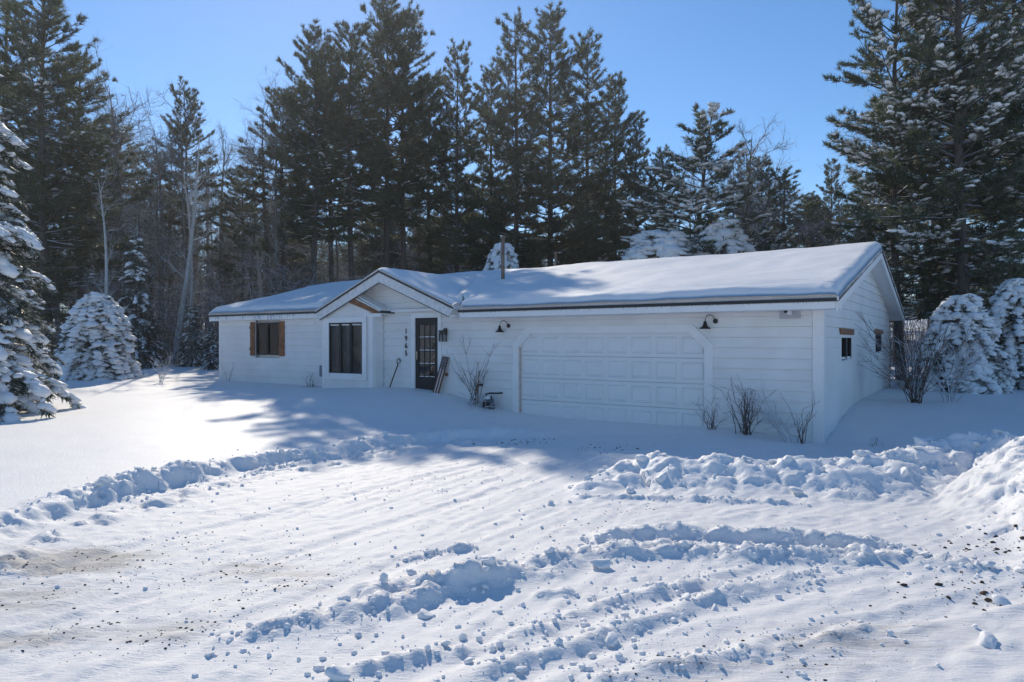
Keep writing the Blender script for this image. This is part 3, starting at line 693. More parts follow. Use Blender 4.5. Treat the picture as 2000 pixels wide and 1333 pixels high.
# snow blanket on the roof
def snow_blanket():
    xs = np.concatenate([np.linspace(XL-.05, XL+.5, 10), np.linspace(XL+.6, cg-ch_-.15, 26), np.linspace(cg-ch_-.06, cg+ch_+.06, 64), np.linspace(cg+ch_+.12, XG-.12, 6), np.linspace(XG-.05, XG+.3, 8), np.linspace(XG+.4, XR-.4, 70), np.linspace(XR-.33, XR+.05, 12)])
    ys = np.concatenate([np.linspace(YR-.30, EH_D-.06, 22), np.linspace(EH_D-.03, .6, 18), np.linspace(.7, 5.2, 44), np.linspace(5.28, 6.1, 12), np.linspace(6.3, 11.6, 20), np.linspace(11.7, 12.06, 8)])
    X, Y = np.meshgrid(xs, ys)
    main = 2.867+SL*np.where(Y < RIDGE, Y, 11.3-Y)
    cross = zp-np.abs(X-cg)*egs
    in_cross = (np.abs(X-cg) <= ch_+.07) & (Y >= YR-.07) & (Y < yb_p+1)
    in_main = (X <= XR+.06) & (X >= XL-.06) & (Y <= 12.07) & (((X >= XG-.04) & (Y >= EG_D-.035)) | ((X < XG) & (Y >= EH_D-.035)))
    zc = np.where(in_cross, cross, -9); zm = np.where(in_main, main, -9)
    base = np.maximum(zc, zm)
    eave = np.where(X > XG, EG_D-.045, EH_D-.045)
    em = np.minimum.reduce([Y-eave, XR+.055-X, X-XL+.055, 12.06-Y]); em = np.where(in_main, em, 0)
    em = np.where((X < XG) & in_main, em, np.where((Y < EH_D) & in_main, np.minimum(em, X-XG+.05), em))
    ec = np.where(in_cross, np.minimum(Y-YR+.065, ch_+.07-np.abs(X-cg)+.5), 0)
    e = np.where(zc > zm-.03, np.maximum(ec, em*(zm > zc-.1)), np.maximum(em, ec*(zc > zm-.25)))
    T = np.where(zc > zm, .12, .25)
    t = np.clip((e*(1+.5*fbm(X*1.8, Y*1.8, 205)))/.22, 0, 1); th = T*np.sqrt(np.maximum(0, t*(2-t)))
    soft = np.maximum(0, .22-np.abs(zc-zm))*.5*(in_cross & in_main)
    # smooth drift where the two roofs meet, ripples near the eave
    ripple = .012*np.sin(Y*34+2*fbm(X*.7, Y*.7, 201))*np.exp(-((Y+.15)/.45)**2)*(X > XG)
    z = base+.02+th*(1+.25*fbm(X*.5, Y*.5, 202))+soft+ripple*t+.015*fbm(X*2.2, Y*2.2, 203)*t
    z = z-np.where(np.abs(Y-RIDGE) < .5, (.5-np.abs(Y-RIDGE))*.10, 0)*in_main
    ok = in_cross | in_main
    n0, n1 = X.shape; idx = np.arange(X.size).reshape(n0, n1)
    q = np.stack([idx[:-1, :-1], idx[:-1, 1:], idx[1:, 1:], idx[1:, :-1]], -1).reshape(-1, 4)
    k_ = ok.ravel()[q].all(1); q = q[k_]
    lip = np.exp(-(em/.10)**2)*in_main*(Y < 0)
    Y = Y-lip*.018*np.maximum(-.6, fbm(X*1.3, Y*0, 206))
    V = np.stack([X, Y, z-lip*.015], -1).reshape(-1, 3)
    # close the rim down to the deck
    from collections import Counter
    ed = Counter()
    for a, b, c, d in q.tolist():
        for s in ((a, b), (b, c), (c, d), (d, a)): ed[tuple(sorted(s))] += 1
    rim = [e_ for e_, n in ed.items() if n == 1]
    bz = base.ravel(); add = {}; extra = []; rq = []
    for a, b in rim:
        for i in (a, b):
            if i not in add: add[i] = len(V)+len(extra); extra.append((V[i, 0], V[i, 1], bz[i]-.005))
        rq.append((a, b, add[b], add[a]))
    V = np.concatenate([V, np.array(extra)]); q = np.concatenate([q, np.array(rq)])
    me = mesh_np('roof_snow', V, quads=q, smooth=True)
    o = link('roof_snow', me, 'snow', loc=HO, rz=-TH, kind='stuff', label='thick smooth snow blanket lying on the house roof', category='snow')
snow_blanket()
slab_pts = [(px_+.05, YR+.06, pz_+.045), (qx_-.05, YR+.06, qz_+.05), (qx_-.05, -.02, qz_+.05), (px_+.05, -.02, pz_+.045)]
slab([(a, b, c+.05) for a, b, c in slab_pts], .05).build('bay_snow', 'snow', None, loc=HO, rz=-TH, bevel=.02, kind='stuff', label='thin snow on the little roof over the tall window', category='snow')
# ------------------------------------------------------------------ things on and by the walls
def gooseneck(lx, z, label):
    r = empty('gooseneck_lamp', hw(lx, -.03, z), -TH, label=label, category='lamp', group='barn lamps over the garage door')
    m = MB().lathe([(.0, .0), (.075, .0), (.075, -.02), (.05, -.04), (.0, -.042)], 16, (0, 0, 0), 'y'); m.build('wall_plate', 'black_metal', r, smooth=False)
    pts = []
    for k in range(11):
        a = math.pi*k/10; pts.append((-.13+.12*math.cos(a)*1.0, -.05-.16*k/10, .02+.17*math.sin(a)))
    pts = [(0, -.04, 0), (-.02, -.07, .06)]+pts[1:]+[(-.25, -.21, -.03)]
    MB().tube(pts, .012, 8).build('arm', 'black_metal', r, smooth=True)
    MB().lathe([(.022, .0), (.045, -.01), (.05, -.07), (.06, -.085), (.065, -.12), (.10, -.17), (.165, -.215), (.17, -.235), (.155, -.235), (.09, -.18), (.0, -.15)], 20, (-.25, -.21, .0)).build('shade', 'black_metal', r, smooth=True)
    r.scale = (.68, .68, .68)
    return r
gooseneck(-7.24, 2.33, 'black barn lamp beside the entry end of the garage door')
gooseneck(-2.03, 2.36, 'black barn lamp at the camera end of the garage door')
def sconce():
    r = empty('wall_lantern', hw(-9.28, -.03, 2.12), -TH, label='black box lantern mounted beside the black front door', category='lantern')
    MB().box(-.055, .055, -.03, 0, .0, .17).build('back_plate', 'black_metal', r)
    MB().box(-.015, .015, -.10, -.03, .1, .13).build('arm', 'black_metal', r)
    m = MB(); a = .07; c = (-.0, -.13)
    for sx in (-1, 1):
        for sy in (-1, 1): m.box(c[0]+sx*a-.008, c[0]+sx*a+.008, c[1]+sy*a-.008, c[1]+sy*a+.008, -.17, .10)
    for zz in (-.185, .10): m.box(c[0]-a-.008, c[0]+a+.008, c[1]-a-.008, c[1]+a+.008, zz, zz+.015)
    m.build('cage', 'black_metal', r)
    MB().box(c[0]-.062, c[0]+.062, c[1]-.062, c[1]+.062, -.168, .098).build('glass', 'window_glass', r)
    MB().lathe([(.012, -.17), (.012, -.06), (.02, -.05), (.02, 0), (.0, .02)], 8, (c[0], c[1], 0)).build('bulb_holder', 'black_metal', r)
sconce()
def camera_thing():
    r = empty('security_camera', hw(-.57, -.03, 2.49), -TH, label='small white security camera on a grey board under the eave', category='camera')
    MB().box(-.19, .19, -.018, -.0, -.10, .10).build('mounting_board', 'mount_grey', r, bevel=.003)
    MB().lathe([(.03, -.019), (.03, -.03), (.012, -.035), (.012, -.07)], 10, (.02, 0, -.01), 'y').build('bracket', 'camera_white', r)
    b = MB().lathe([(.0, .06), (.04, .05), (.045, .02), (.045, -.08), (.04, -.085)], 14, (0, 0, 0), 'y').build('body', 'camera_white', r, loc=(0, -.10, .015), smooth=True); b.rotation_euler = (R(-12), 0, R(-25))
    MB().lathe([(.041, -.0851), (.041, -.09), (.0, -.092)], 14, (0, 0, 0), 'y').build('lens', 'black_metal', b)
camera_thing()
def shovel():
    b = hw(-11.18, -.24, .58); r = empty('snow_shovel', b, -TH, label='black snow shovel stuck upright in the drift beside the door', category='shovel')
    MB().tube([(0, -.08, -.15), (.19, .165, .72)], .017, 8).build('shaft', 'black_paint', r)
    MB().tube([(.19, .165, .72), (.15, .16, .78), (.165, .168, .86), (.245, .178, .87), (.27, .178, .80), (.195, .166, .73)], .015, 6).build('grip', 'black_metal', r, smooth=True)
    MB().add([(-.16, -.10, -.12), (.14, -.13, -.16), (.16, -.2, -.42), (-.18, -.17, -.40), (-.16, -.085, -.12), (.14, -.115, -.16), (.16, -.185, -.42), (-.18, -.155, -.40)], [(0, 1, 2, 3), (7, 6, 5, 4), (0, 4, 5, 1), (1, 5, 6, 2), (2, 6, 7, 3), (3, 7, 4, 0)]).build('blade', 'black_paint', r)
shovel()
def flag_board():
    r = empty('flag_board', hw(-9.42, -.30, .52), -TH, label='tall narrow wooden board painted as a stars and stripes flag by the door', category='sign')
    W, H_ = .225, 1.05
    tilt = Matrix.Rotation(R(-13), 4, 'X') @ Matrix.Rotation(R(9), 4, 'Y')
    def part(mb, name, mat, parent=r, **k):
        o = mb.build(name, mat, parent, **k)
        if parent is r: o.matrix_local = tilt
        return o
    part(MB().box(-W/2, W/2, 0, .018, 0, H_), 'board', 'pale_wood')
    n = 5; sw = W/n
    for k in range(n): part(MB().box(-W/2+k*sw+.001, -W/2+(k+1)*sw-.001, -.006, -.0005, 0, H_*.69-.002), 'stripe', 'flag_red' if k % 2 == 0 else 'flag_cream')
    ca = part(MB().box(-W/2, W/2, -.006, -.0005, H_*.69, H_), 'canton', 'flag_navy')
    for j in range(7):
        for i in range(4 if j % 2 == 0 else 3):
            x = -W/2+.033+i*.053+(0 if j % 2 == 0 else .0265); zz = H_*.69+.03+j*.044
            st = MB(); P = []
            for q in range(10):
                a = math.pi/2+q*math.pi/5; rr = .019 if q % 2 == 0 else .008; P.append((x+rr*math.cos(a), zz+rr*math.sin(a)))
            st.prism(P, 'y', -.0085, -.0062).build('star', 'flag_cream', ca)
flag_board()
def boxes():
    r = empty('electric_box', hw(-14.05, -.03, .78), -TH, label='grey electrical box on the wall beside the tall window', category='utility box')
    MB().box(-.17, .14, -.13, 0, .08, .42).build('box_body', 'grey_box', r, bevel=.015)
    MB().box(-.15, .12, -.145, -.131, .10, .40).build('cover', 'grey_box', r, bevel=.01)
    MB().prism([(-.19, .425), (.16, .425), (.10, .50), (-.13, .49)], 'y', -.15, .0).build('snow_cap', 'snow', r, bevel=.02)
    MB().tube([(-.06, -.05, .08), (-.06, -.05, -.35)], .014, 6).tube([(.06, -.05, .08), (.03, -.06, -.1), (-.02, -.08, -.35)], .010, 6).build('conduit', 'galvanized', r)
    g = empty('gas_meter', hw(-7.62, -.32, .18), -TH, label='dark gas meter with pipe half buried against the garage wall', category='gas meter')
    MB().lathe([(.0, .0), (.11, .01), (.14, .06), (.14, .24), (.11, .30), (.0, .31)], 14, (0, 0, .02)).build('meter_body', 'meter_green', g, smooth=True)
    MB().box(-.10, .10, -.16, -.10, .12, .26).build('dial_box', 'black_metal', g, bevel=.01)
    MB().tube([(-.08, 0, .30), (-.10, 0, .44), (.02, .0, .47), (.20, .05, .47), (.24, .22, .47)], .022, 8).tube([(.06, 0, .30), (.06, 0, .40)], .02, 8).build('pipe', 'black_metal', g, smooth=True)
    MB().lathe([(.0, .0), (.07, .0), (.075, .03), (.05, .07), (.0, .09)], 12, (-.03, -.03, .32)).build('snow_cap', 'snow', g, smooth=True)
    q = empty('pipe_riser', hw(-8.12, -.14, .25), -TH, label='brown pipe riser with round white vent hood behind the bare shrub', category='pipe')
    MB().tube([(0, 0, -.1), (0, 0, .62), (.05, 0, .66)], .022, 8).build('riser', 'pipe_tan', q)
    MB().lathe([(.0, -.06), (.09, -.055), (.10, -.0), (.09, .03), (.0, .05)], 14, (-.10, .03, .88), 'y').build('vent_hood', 'white_trim', q, smooth=True)
    MB().box(-.04, .08, .04, .11, .55, .60).build('clip', 'black_metal', q)
boxes()
def flue(lx, ly, h, r_, mat, label):
    z0 = roof_z(ly)-.05
    r = empty('vent_pipe', hw(lx, ly, z0), -TH, label=label, category='pipe')
    MB().tube([(0, 0, 0), (0, 0, h)], r_, 12).build('pipe', mat, r, smooth=True)
    MB().lathe([(r_+.004, h-.05), (r_+.012, h-.05), (r_+.012, h), (r_*.7, h), (r_*.7, h-.03)], 12).build('collar', mat, r)
flue(-9.35, 2.7, 1.62, .055, 'pipe_tan', 'tall brown flue pipe rising from the snowy roof')
flue(-10.2, 7.2, 1.35, .04, 'pipe_tan', 'short thin brown pipe behind the roof ridge')
# ------------------------------------------------------------------ trees
def tubes(P, Rr, sides):
    """P (n,k,3) polylines, Rr (n,k) radii -> verts, quads"""
    P = np.asarray(P, float); Rr = np.asarray(Rr, float); n, k, _ = P.shape
    d = np.gradient(P, axis=1); d /= np.linalg.norm(d, axis=2, keepdims=True)+1e-9
    ref = np.where(np.abs(d[..., 2:3]) > .85, np.array([1., .13, 0]), np.array([.11, .07, 1.]))
    u = np.cross(d, ref); u /= np.linalg.norm(u, axis=2, keepdims=True)+1e-9; w = np.cross(d, u)
    a = np.arange(sides)*2*math.pi/sides
    V = P[:, :, None]+Rr[:, :, None, None]*(u[:, :, None]*np.cos(a)[None, None, :, None]+w[:, :, None]*np.sin(a)[None, None, :, None])
    i = np.arange(n*k*sides).reshape(n, k, sides); j = np.roll(i, -1, axis=2)
    q = np.stack([i[:, :-1], i[:, 1:], j[:, 1:], j[:, :-1]], -1).reshape(-1, 4)
    return V.reshape(-1, 3), q
def joinq(parts):
    V = []; Q = []; o = 0
    for v, q in parts: V.append(v); Q.append(q+o); o += len(v)
    return np.concatenate(V), np.concatenate(Q)
def needle_tris(pos, dr, k, ln, wd, spread, up, g):
    n = len(pos); pos = np.repeat(pos, k, 0); dr = np.repeat(dr, k, 0)
    d = dr+g.normal(0, spread, (n*k, 3)); d[:, 2] += up; d /= np.linalg.norm(d, axis=1, keepdims=True)+1e-9
    L = ln*g.uniform(.6, 1.25, (n*k, 1)); s = np.cross(d, g.normal(0, 1, (n*k, 3))); s /= np.linalg.norm(s, axis=1, keepdims=True)+1e-9
    b = pos+g.normal(0, .03, (n*k, 3))
    V = np.stack([b-s*wd*.5, b+s*wd*.5, b+d*L], 1).reshape(-1, 3)
    return V, np.arange(n*k*3).reshape(-1, 3)
_t = (1+5**.5)/2
ICO_V = np.array([(-1, _t, 0), (1, _t, 0), (-1, -_t, 0), (1, -_t, 0), (0, -1, _t), (0, 1, _t), (0, -1, -_t), (0, 1, -_t), (_t, 0, -1), (_t, 0, 1), (-_t, 0, -1), (-_t, 0, 1)])/math.sqrt(1+_t*_t)
ICO_F = np.array([(0,11,5),(0,5,1),(0,1,7),(0,7,10),(0,10,11),(1,5,9),(5,11,4),(11,10,2),(10,7,6),(7,1,8),(3,9,4),(3,4,2),(3,2,6),(3,6,8),(3,8,9),(4,9,5),(2,4,11),(6,2,10),(8,6,7),(9,8,1)])
def subdiv(v, f):
    v = [tuple(p) for p in v]; cache = {}; out = []
    def mid(a, b):
        k = (min(a, b), max(a, b))
        if k not in cache:
            p = np.array(v[a])+np.array(v[b]); v.append(tuple(p/np.linalg.norm(p))); cache[k] = len(v)-1
        return cache[k]
    for a, b, c in f:
        x, y, z_ = mid(a, b), mid(b, c), mid(c, a); out += [(a, x, z_), (b, y, x), (c, z_, y), (x, y, z_)]
    return np.array(v), np.array(out)
ICO2_V, ICO2_F = subdiv(ICO_V, ICO_F)
def blobs(pos, sc, g, fine=False, dirs=None, stretch=1.):
    """lumps of lying snow; dirs stretches each along its branch"""
    bv, bf = (ICO2_V, ICO2_F) if fine else (ICO_V, ICO_F)
    n = len(pos); jit = 1+g.normal(0, .13, (n, len(bv), 1))
    v = bv[None]*jit*sc[:, None, :]
    if dirs is not None:
        d = dirs/(np.linalg.norm(dirs, axis=1, keepdims=True)+1e-9)
        v = v+d[:, None, :]*(np.einsum('nvk,nk->nv', v, d)*(stretch-1))[..., None]
    v = v+pos[:, None, :]
    f = bf[None]+(np.arange(n)*len(bv))[:, None, None]
    return v.reshape(-1, 3), f.reshape(-1, 3)
def conifer(seed, H, R0, hb, kind='pine', dens=1., snow=.0, needle=.2, nwd=.03, lean=(0, 0), mat='pine_needles', bigsnow=1., fine=False, step=.5, sides=7):
    """trunk, needle crown and lying snow for one conifer; returns three meshes"""
    g = np.random.default_rng(seed)
    k = 12; tz = np.linspace(0, 1, k); bend = g.normal(0, .012*H, (2,))
    tx = lean[0]*H*tz**1.8+bend[0]*np.sin(tz*3); ty = lean[1]*H*tz**1.8+bend[1]*np.sin(tz*2.5)
    trunk = np.stack([tx, ty, tz*H], 1); r0 = H*.0095+.03
    rad = r0*(1-tz)**.8+.012; rad[0] *= 1.25
    parts = [tubes(trunk[None], rad[None], sides)]
    def at(z): return np.array([np.interp(z, trunk[:, 2], tx), np.interp(z, trunk[:, 2], ty), z])
    bp, br, tp, tr_, tuft, tdir, spos, sscl, sdir = [], [], [], [], [], [], [], [], []
    z = hb
    az0 = g.uniform(0, 6.28); sector = g.uniform(.45, 1.15, 9)
    while z < H*.985:
        u = (z-hb)/(H-hb); nb = g.integers(3, 6) if kind == 'pine' else g.integers(5, 8)
        az0 += 1.1
        for b in range(nb):
            az = az0+b*6.283/nb+g.normal(0, .25)
            sec = np.interp((az % 6.283)/6.283*8, np.arange(9), sector)
            if kind == 'pine':
                env = (min(1, .5+u*2.2))*(1-u)**.55*.95+.05; L = R0*env*g.uniform(.45, 1.12)*(.7+.4*sec)
                if g.random() < .12: continue
                el = -.14+.85*u+g.normal(0, .15); cv = .10+.12*g.random()
            elif kind == 'laden':
                env = (1-u)**.75+.05; L = R0*env*g.uniform(.5, 1.15)*(.75+.35*sec); el = .12+.35*u+g.normal(0, .08); cv = -.55+.25*u
            elif kind == 'weeping':
                env = (1-u)**.5*.95+.1; L = R0*env*g.uniform(.5, 1.2)*(.6+.5*sec); el = .55+g.normal(0, .08); cv = -1.25+.3*u
            else:
                env = (1-u)**.85+.04; L = R0*env*g.uniform(.75, 1.1); el = -.05+.5*u+g.normal(0, .08); cv = -.16
            s = np.linspace(0, 1, 7); hd = np.array([math.cos(az), math.sin(az)])
            wig = g.normal(0, .05, 2)
            pz = L*(s*math.sin(el)+cv*s*s); ph = L*s*math.cos(el)
            if kind in ('weeping', 'laden'): ph = ph*(1-.18*s*s)
            P = at(z)[None]+np.stack([hd[0]*ph-hd[1]*L*wig[0]*s*s, hd[1]*ph+hd[0]*L*wig[0]*s*s, pz], 1)
            bp.append(P); r = (.012+.011*L)*(1-s*.85); br.append(r)
            sv = g.random() < snow
            # twigs
            m = max(3, int(L/.23*dens)); ss = np.sort(g.uniform(.16 if kind != 'pine' else .25, 1, m))
            for q, t in enumerate(ss):
                i = min(5, int(t*6)); f = t*6-i; c = P[i]*(1-f)+P[i+1]*f; d = P[i+1]-P[i]; d /= np.linalg.norm(d)
                side = (1 if q % 2 else -1)*g.uniform(.5, 1.1); lat = np.array([-d[1], d[0], 0])
                td = d*.75+lat*side*.9+np.array([0, 0, g.normal(.08 if kind == 'pine' else -.12, .16)])
                td /= np.linalg.norm(td); tl = (.34*L*(1-t)**.8+.16)*g.uniform(.7, 1.15)
                if kind in ('laden', 'weeping'): tl *= .8
                e = c+td*tl; md = (c+e)/2+np.array([0, 0, tl*.06*(1 if kind == 'pine' else -1)])
                tp.append(np.stack([c, md, e])); tr_.append([.008, .006, .003])
                nt = max(2, int(tl/.15)); w = (np.arange(nt)+.6)/nt
                pp = c+(e-c)*w[:, None]; tuft.append(pp); tdir.append(np.repeat(td[None], nt, 0))
                if sv and snow > 0:
                    keep = g.random(nt) < (.35 if kind == 'pine' else .42 if kind == 'laden' else .6)
                    sp = pp[keep]+np.array([0, 0, .035]); spos.append(sp)
                    sc_ = bigsnow*g.uniform(.05, .11, (len(sp), 1))*np.array([[1.15, 1.15, .42 if kind == 'pine' else .6]]); sscl.append(sc_); sdir.append(np.repeat(td[None], len(sp), 0))
            if sv and kind != 'pine':
                w = np.linspace(.25, 1, max(3, int(L/.16))); w = w[g.random(len(w)) < (.6 if kind == 'laden' else .75)]; ii = np.minimum(5, (w*6).astype(int)); f = (w*6-ii)[:, None]
                c = P[ii]*(1-f)+P[ii+1]*f; spos.append(c+np.array([0, 0, .05])); sdir.append(P[ii+1]-P[ii])
                sscl.append(bigsnow*g.uniform(.09, .17, (len(c), 1))*np.array([[1.15, 1.15, .6]]))
            tuft.append(P[-1:]); tdir.append((P[-1:]-P[-2:-1])/np.linalg.norm(P[-1]-P[-2]))
        z += step*(H/20)**.5*g.uniform(.7, 1.3)*(1 if kind == 'pine' else .7)
    # dead limbs below the crown
    if kind == 'pine':
        for _ in range(int(hb*2.2)):
            zz = g.uniform(min(1.2, hb*.5), hb); az = g.uniform(0, 6.28); L = g.uniform(.5, 2.4); s = np.linspace(0, 1, 7)
            P = at(zz)[None]+np.stack([np.cos(az)*L*s, np.sin(az)*L*s, L*(-.12*s-.12*s*s)], 1)+g.normal(0, .03, (7, 3))*s[:, None]
            bp.append(P); br.append((.016)*(1-s*.8))
            for _ in range(3):
                t = g.integers(2, 6); d = np.array([math.cos(az+g.normal(0, .9)), math.sin(az+g.normal(0, .9)), g.normal(-.1, .2)])*L*.3
                tp.append(np.stack([P[t], P[t]+d*.5, P[t]+d])); tr_.append([.007, .005, .003])
    parts.append(tubes(np.array(bp), np.array(br), 4)); parts.append(tubes(np.array(tp), np.array(tr_), 3))
    V, Q = joinq(parts)
    tm = mesh_np('trunk', V, quads=Q, smooth=True); tm.materials.append(M('pine_bark'))
    tuft = np.concatenate(tuft); tdir = np.concatenate(tdir)
    nk = 15 if kind == 'pine' else 10
    V, T = needle_tris(tuft, tdir, nk, needle, nwd, .55 if kind == 'pine' else .6, .25 if kind == 'pine' else -.1, g)
    cm = mesh_np('crown', V, tris=T); cm.materials.append(M(mat))
    sm = None
    if spos:
        V, T = blobs(np.concatenate(spos), np.concatenate(sscl), g, fine, np.concatenate(sdir), 1.7)
        sm = mesh_np('snow', V, tris=T, smooth=True); sm.materials.append(M('snow'))
    return tm, cm, sm
def put_tree(name, meshes, x, y, h, H, label, cat='tree', group=None, rz=None, wide=1., sink=.15, tilt=(0, 0)):
    s = h/H; o = empty(name, (x, y, surf_z(x, y)-sink), 0)
    o.rotation_euler = (tilt[0], tilt[1], random.uniform(0, 6.28) if rz is None else rz); o.scale = (s*wide, s*wide, s)
    o['label'] = label; o['category'] = cat
    if group: o['group'] = group
    for nm, me in zip(('trunk', 'crown', 'snow'), meshes):
        if me is not None:
            c = link(nm, me, None, o)
            if nm == 'snow': c['kind'] = 'stuff'
    return o
def px_x(px, Y): return (px-1000)/1333*Y
def top_h(py, Y, x): return 1.95+(668-py)*Y/1333-surf_z(x, Y)
PH = 20.
pines = [conifer(101+i, PH, 4.3+.35*(i % 3), 20*(.40 if i < 3 else .12), 'pine', 1.25, .12 if i < 3 else .18, .28, .032, step=.36) for i in range(5)]
frost = [conifer(201+i, PH, 5.2, 20*.14, 'pine', 1.15, .45, .26, .034, mat='frosted_needles', bigsnow=1.35, step=.45, lean=(.02*i, 0)) for i in range(2)]
# (px of trunk, px of top, distance, which mesh, width, label)
TALL = [
 (20, -40, 37, 3, 1.1, 'dark tall pine at the far left edge behind the snowy spruce'),
 (95, -30, 33, 4, 1.15, 'big dark pine rising above the snow-loaded spruce, top out of frame'),
 (165, 110, 38, 2, .9, 'slimmer pine just right of the big dark left pine'),
 (355, 168, 43, 0, .62, 'lone narrow pine standing clear above the bare woods'),
 (300, 300, 47, 1, .7, 'shorter pine just left of the lone narrow pine'),
 (470, 330, 46, 1, .7, 'low pine at the left foot of the tall pine group'),
 (565, 170, 41, 0, .95, 'leftmost pine of the tall group behind the house, bare straight trunk'),
 (603, 64, 39, 1, .9, 'pointed pine second from the left in the tall group'),
 (655, 105, 44, 2, .9, 'shorter pine between the two pointed left pines of the tall group'),
 (697, 46, 41, 0, .85, 'slender pine left of the tallest pine'),
 (752, 8, 45, 1, .85, 'tallest pine of the middle group, directly above the entry gable'),
 (797, 28, 46, 2, .85, 'pine leaning against the right side of the tallest pine'),
 (850, 150, 50, 0, .9, 'low-topped pine filling the dip right of the tallest pine'),
 (893, 88, 47, 3, .8, 'round-topped pine left of the dense dark group'),
 (960, 130, 53, 4, .85, 'pine at the left flank of the dense dark group'),
 (1003, 30, 49, 3, .9, 'left twin of the dense dark pines above the roof pipe'),
 (1075, 18, 50, 4, .95, 'right twin of the dense dark pines above the garage'),
 (1150, 68, 52, 3, .9, 'dark pine right of the twin dense pines'),
 (1205, 150, 55, 4, .85, 'stepped-down dark pine right of the dense group'),
 (1245, 225, 54, 3, .75, 'lowest dark pine at the right flank of the dense group'),
 (1298, 290, 52, 4, .8, 'dark pine in the dip left of the snow-plastered leaning pine'),
 (1455, 300, 52, 3, .8, 'small far pine right of the snow-plastered leaning pine'),
 (1492, 308, 50, 4, .9, 'second far pine behind the garage ridge'),
 (1535, 330, 49, 3, 1.0, 'broad far pine behind the garage roof end'),
 (1590, 392, 50, 4, .95, 'low far pine left of the frosted pines'),
 (1625, 314, 56, 3, .7, 'thin far pine peeping out beside the frosted boughs'),
 (1680, 380, 52, 4, 1.0, 'far pine half hidden by the frosted pines'),
]
for (px, py, Y, k, w, lab) in TALL:
    x = px_x(px, Y); h = top_h(py, Y, x); put_tree('pine_tree', pines[k], x, Y, h, PH, lab, group='dark pines behind the house', wide=max(.8, w*20/h*.95) if h < 20 else w*1.05)
for (px, py, Y, k, w, rz, lab) in [
 (1760, -150, 25, 0, .85, 2.2, 'frosted pine with thin leaning trunk right of the garage gable'),
 (1845, -260, 26, 1, .85, .4, 'frosted tall pine left of the thick twin trunk'),
 (1893, -330, 24, 0, .95, 3.6, 'thick-trunked frosted pine above the drooping snowy saplings'),
 (1960, -200, 29, 1, .95, 5.0, 'frosted pine behind the thick-trunked one'),
 (2060, -200, 25, 1, .9, 1.4, 'frosted pine at the right edge of the picture')]:
    x = px_x(px, Y); h = top_h(py, Y, x); put_tree('frosted_pine', frost[k], x, Y, h, PH, lab, group='frosted pines beyond the garage', rz=rz, wide=w)
# snow-loaded young trees
lad = [conifer(301+i, 8., 2.3, .3, 'laden', 1.6, (.85, .4)[i], .17, .034, mat='spruce_needles', bigsnow=.95, step=.5) for i in range(2)]
leanpine = conifer(331, 13., 4.2, .6, 'pine', 1.5, .75, .24, .032, lean=(.07, 0), mat='pine_needles', bigsnow=1.4, step=.55)
weep = [conifer(341+i, 3.6, 1.75, .35, 'weeping', 2.2, .9, .15, .026, mat='spruce_needles', bigsnow=.95, step=.34) for i in range(2)]
for (px, py, Y, k, w, lab) in [
 (-50, 60, 14.5, 0, 1.0, 'large snow-loaded spruce at the left edge of the lawn'),
 (40, 500, 19, 1, 1.05, 'snowy spruce low behind the left edge spruce'),
 (265, 450, 31, 1, .75, 'slim snowy spruce standing behind the round young one'),
 (292, 605, 31, 1, 1.3, 'little snowy spruce right of the round young one'),
 (378, 590, 32, 1, 1.0, 'small pointed snowy spruce left of the house corner'),
 (412, 635, 30, 1, 1.2, 'smallest snowy spruce beside the house corner'),
 (140, 610, 29, 1, 1.3, 'snowy young spruce half hidden behind the round one')]:
    x = px_x(px, Y); h = top_h(py, Y, x); put_tree('snowy_spruce', lad[k], x, Y, h, 8., lab, group='snow-loaded young spruces', wide=w)
for (px, py, Y, h_w, rz, lab) in [
 (1345, 222, 34, 1.3, 0, 'leaning pine plastered with snow behind the garage roof'),
 (1510, 390, 40, .9, 2.5, 'snow-dusted short pine behind the garage ridge end')]:
    x = px_x(px, Y); h = top_h(py, Y, x); put_tree('snowy_pine', leanpine, x, Y, h, 13., lab, rz=rz, wide=h_w, group='snow-plastered pines behind the garage')
for (px, py, Y, k, w, lab) in [
 (185, 566, 24, 0, 1.3, 'round young conifer plastered with snow at the lawn edge'),
 (1880, 568, 20, 0, 1.2, 'drooping sapling buried in snow in front of the thick pine trunk'),
 (1985, 538, 21, 1, 1.0, 'drooping snow-buried sapling at the right edge'),
 (1290, 448, 33, 0, 1.9, 'snow-buried bough mound showing above the garage roof, left one'),
 (1410, 430, 33, 1, 1.5, 'snow-buried bough mound showing above the garage roof, right one'),
 (980, 472, 33, 1, .85, 'snowy bent sapling beside the roof pipe')]:
    x = px_x(px, Y); h = top_h(py, Y, x); put_tree('bent_sapling', weep[k], x, Y, h, 3.6, lab, group='saplings bent under snow', wide=w*3.6/h*(h/3.6)**.75)
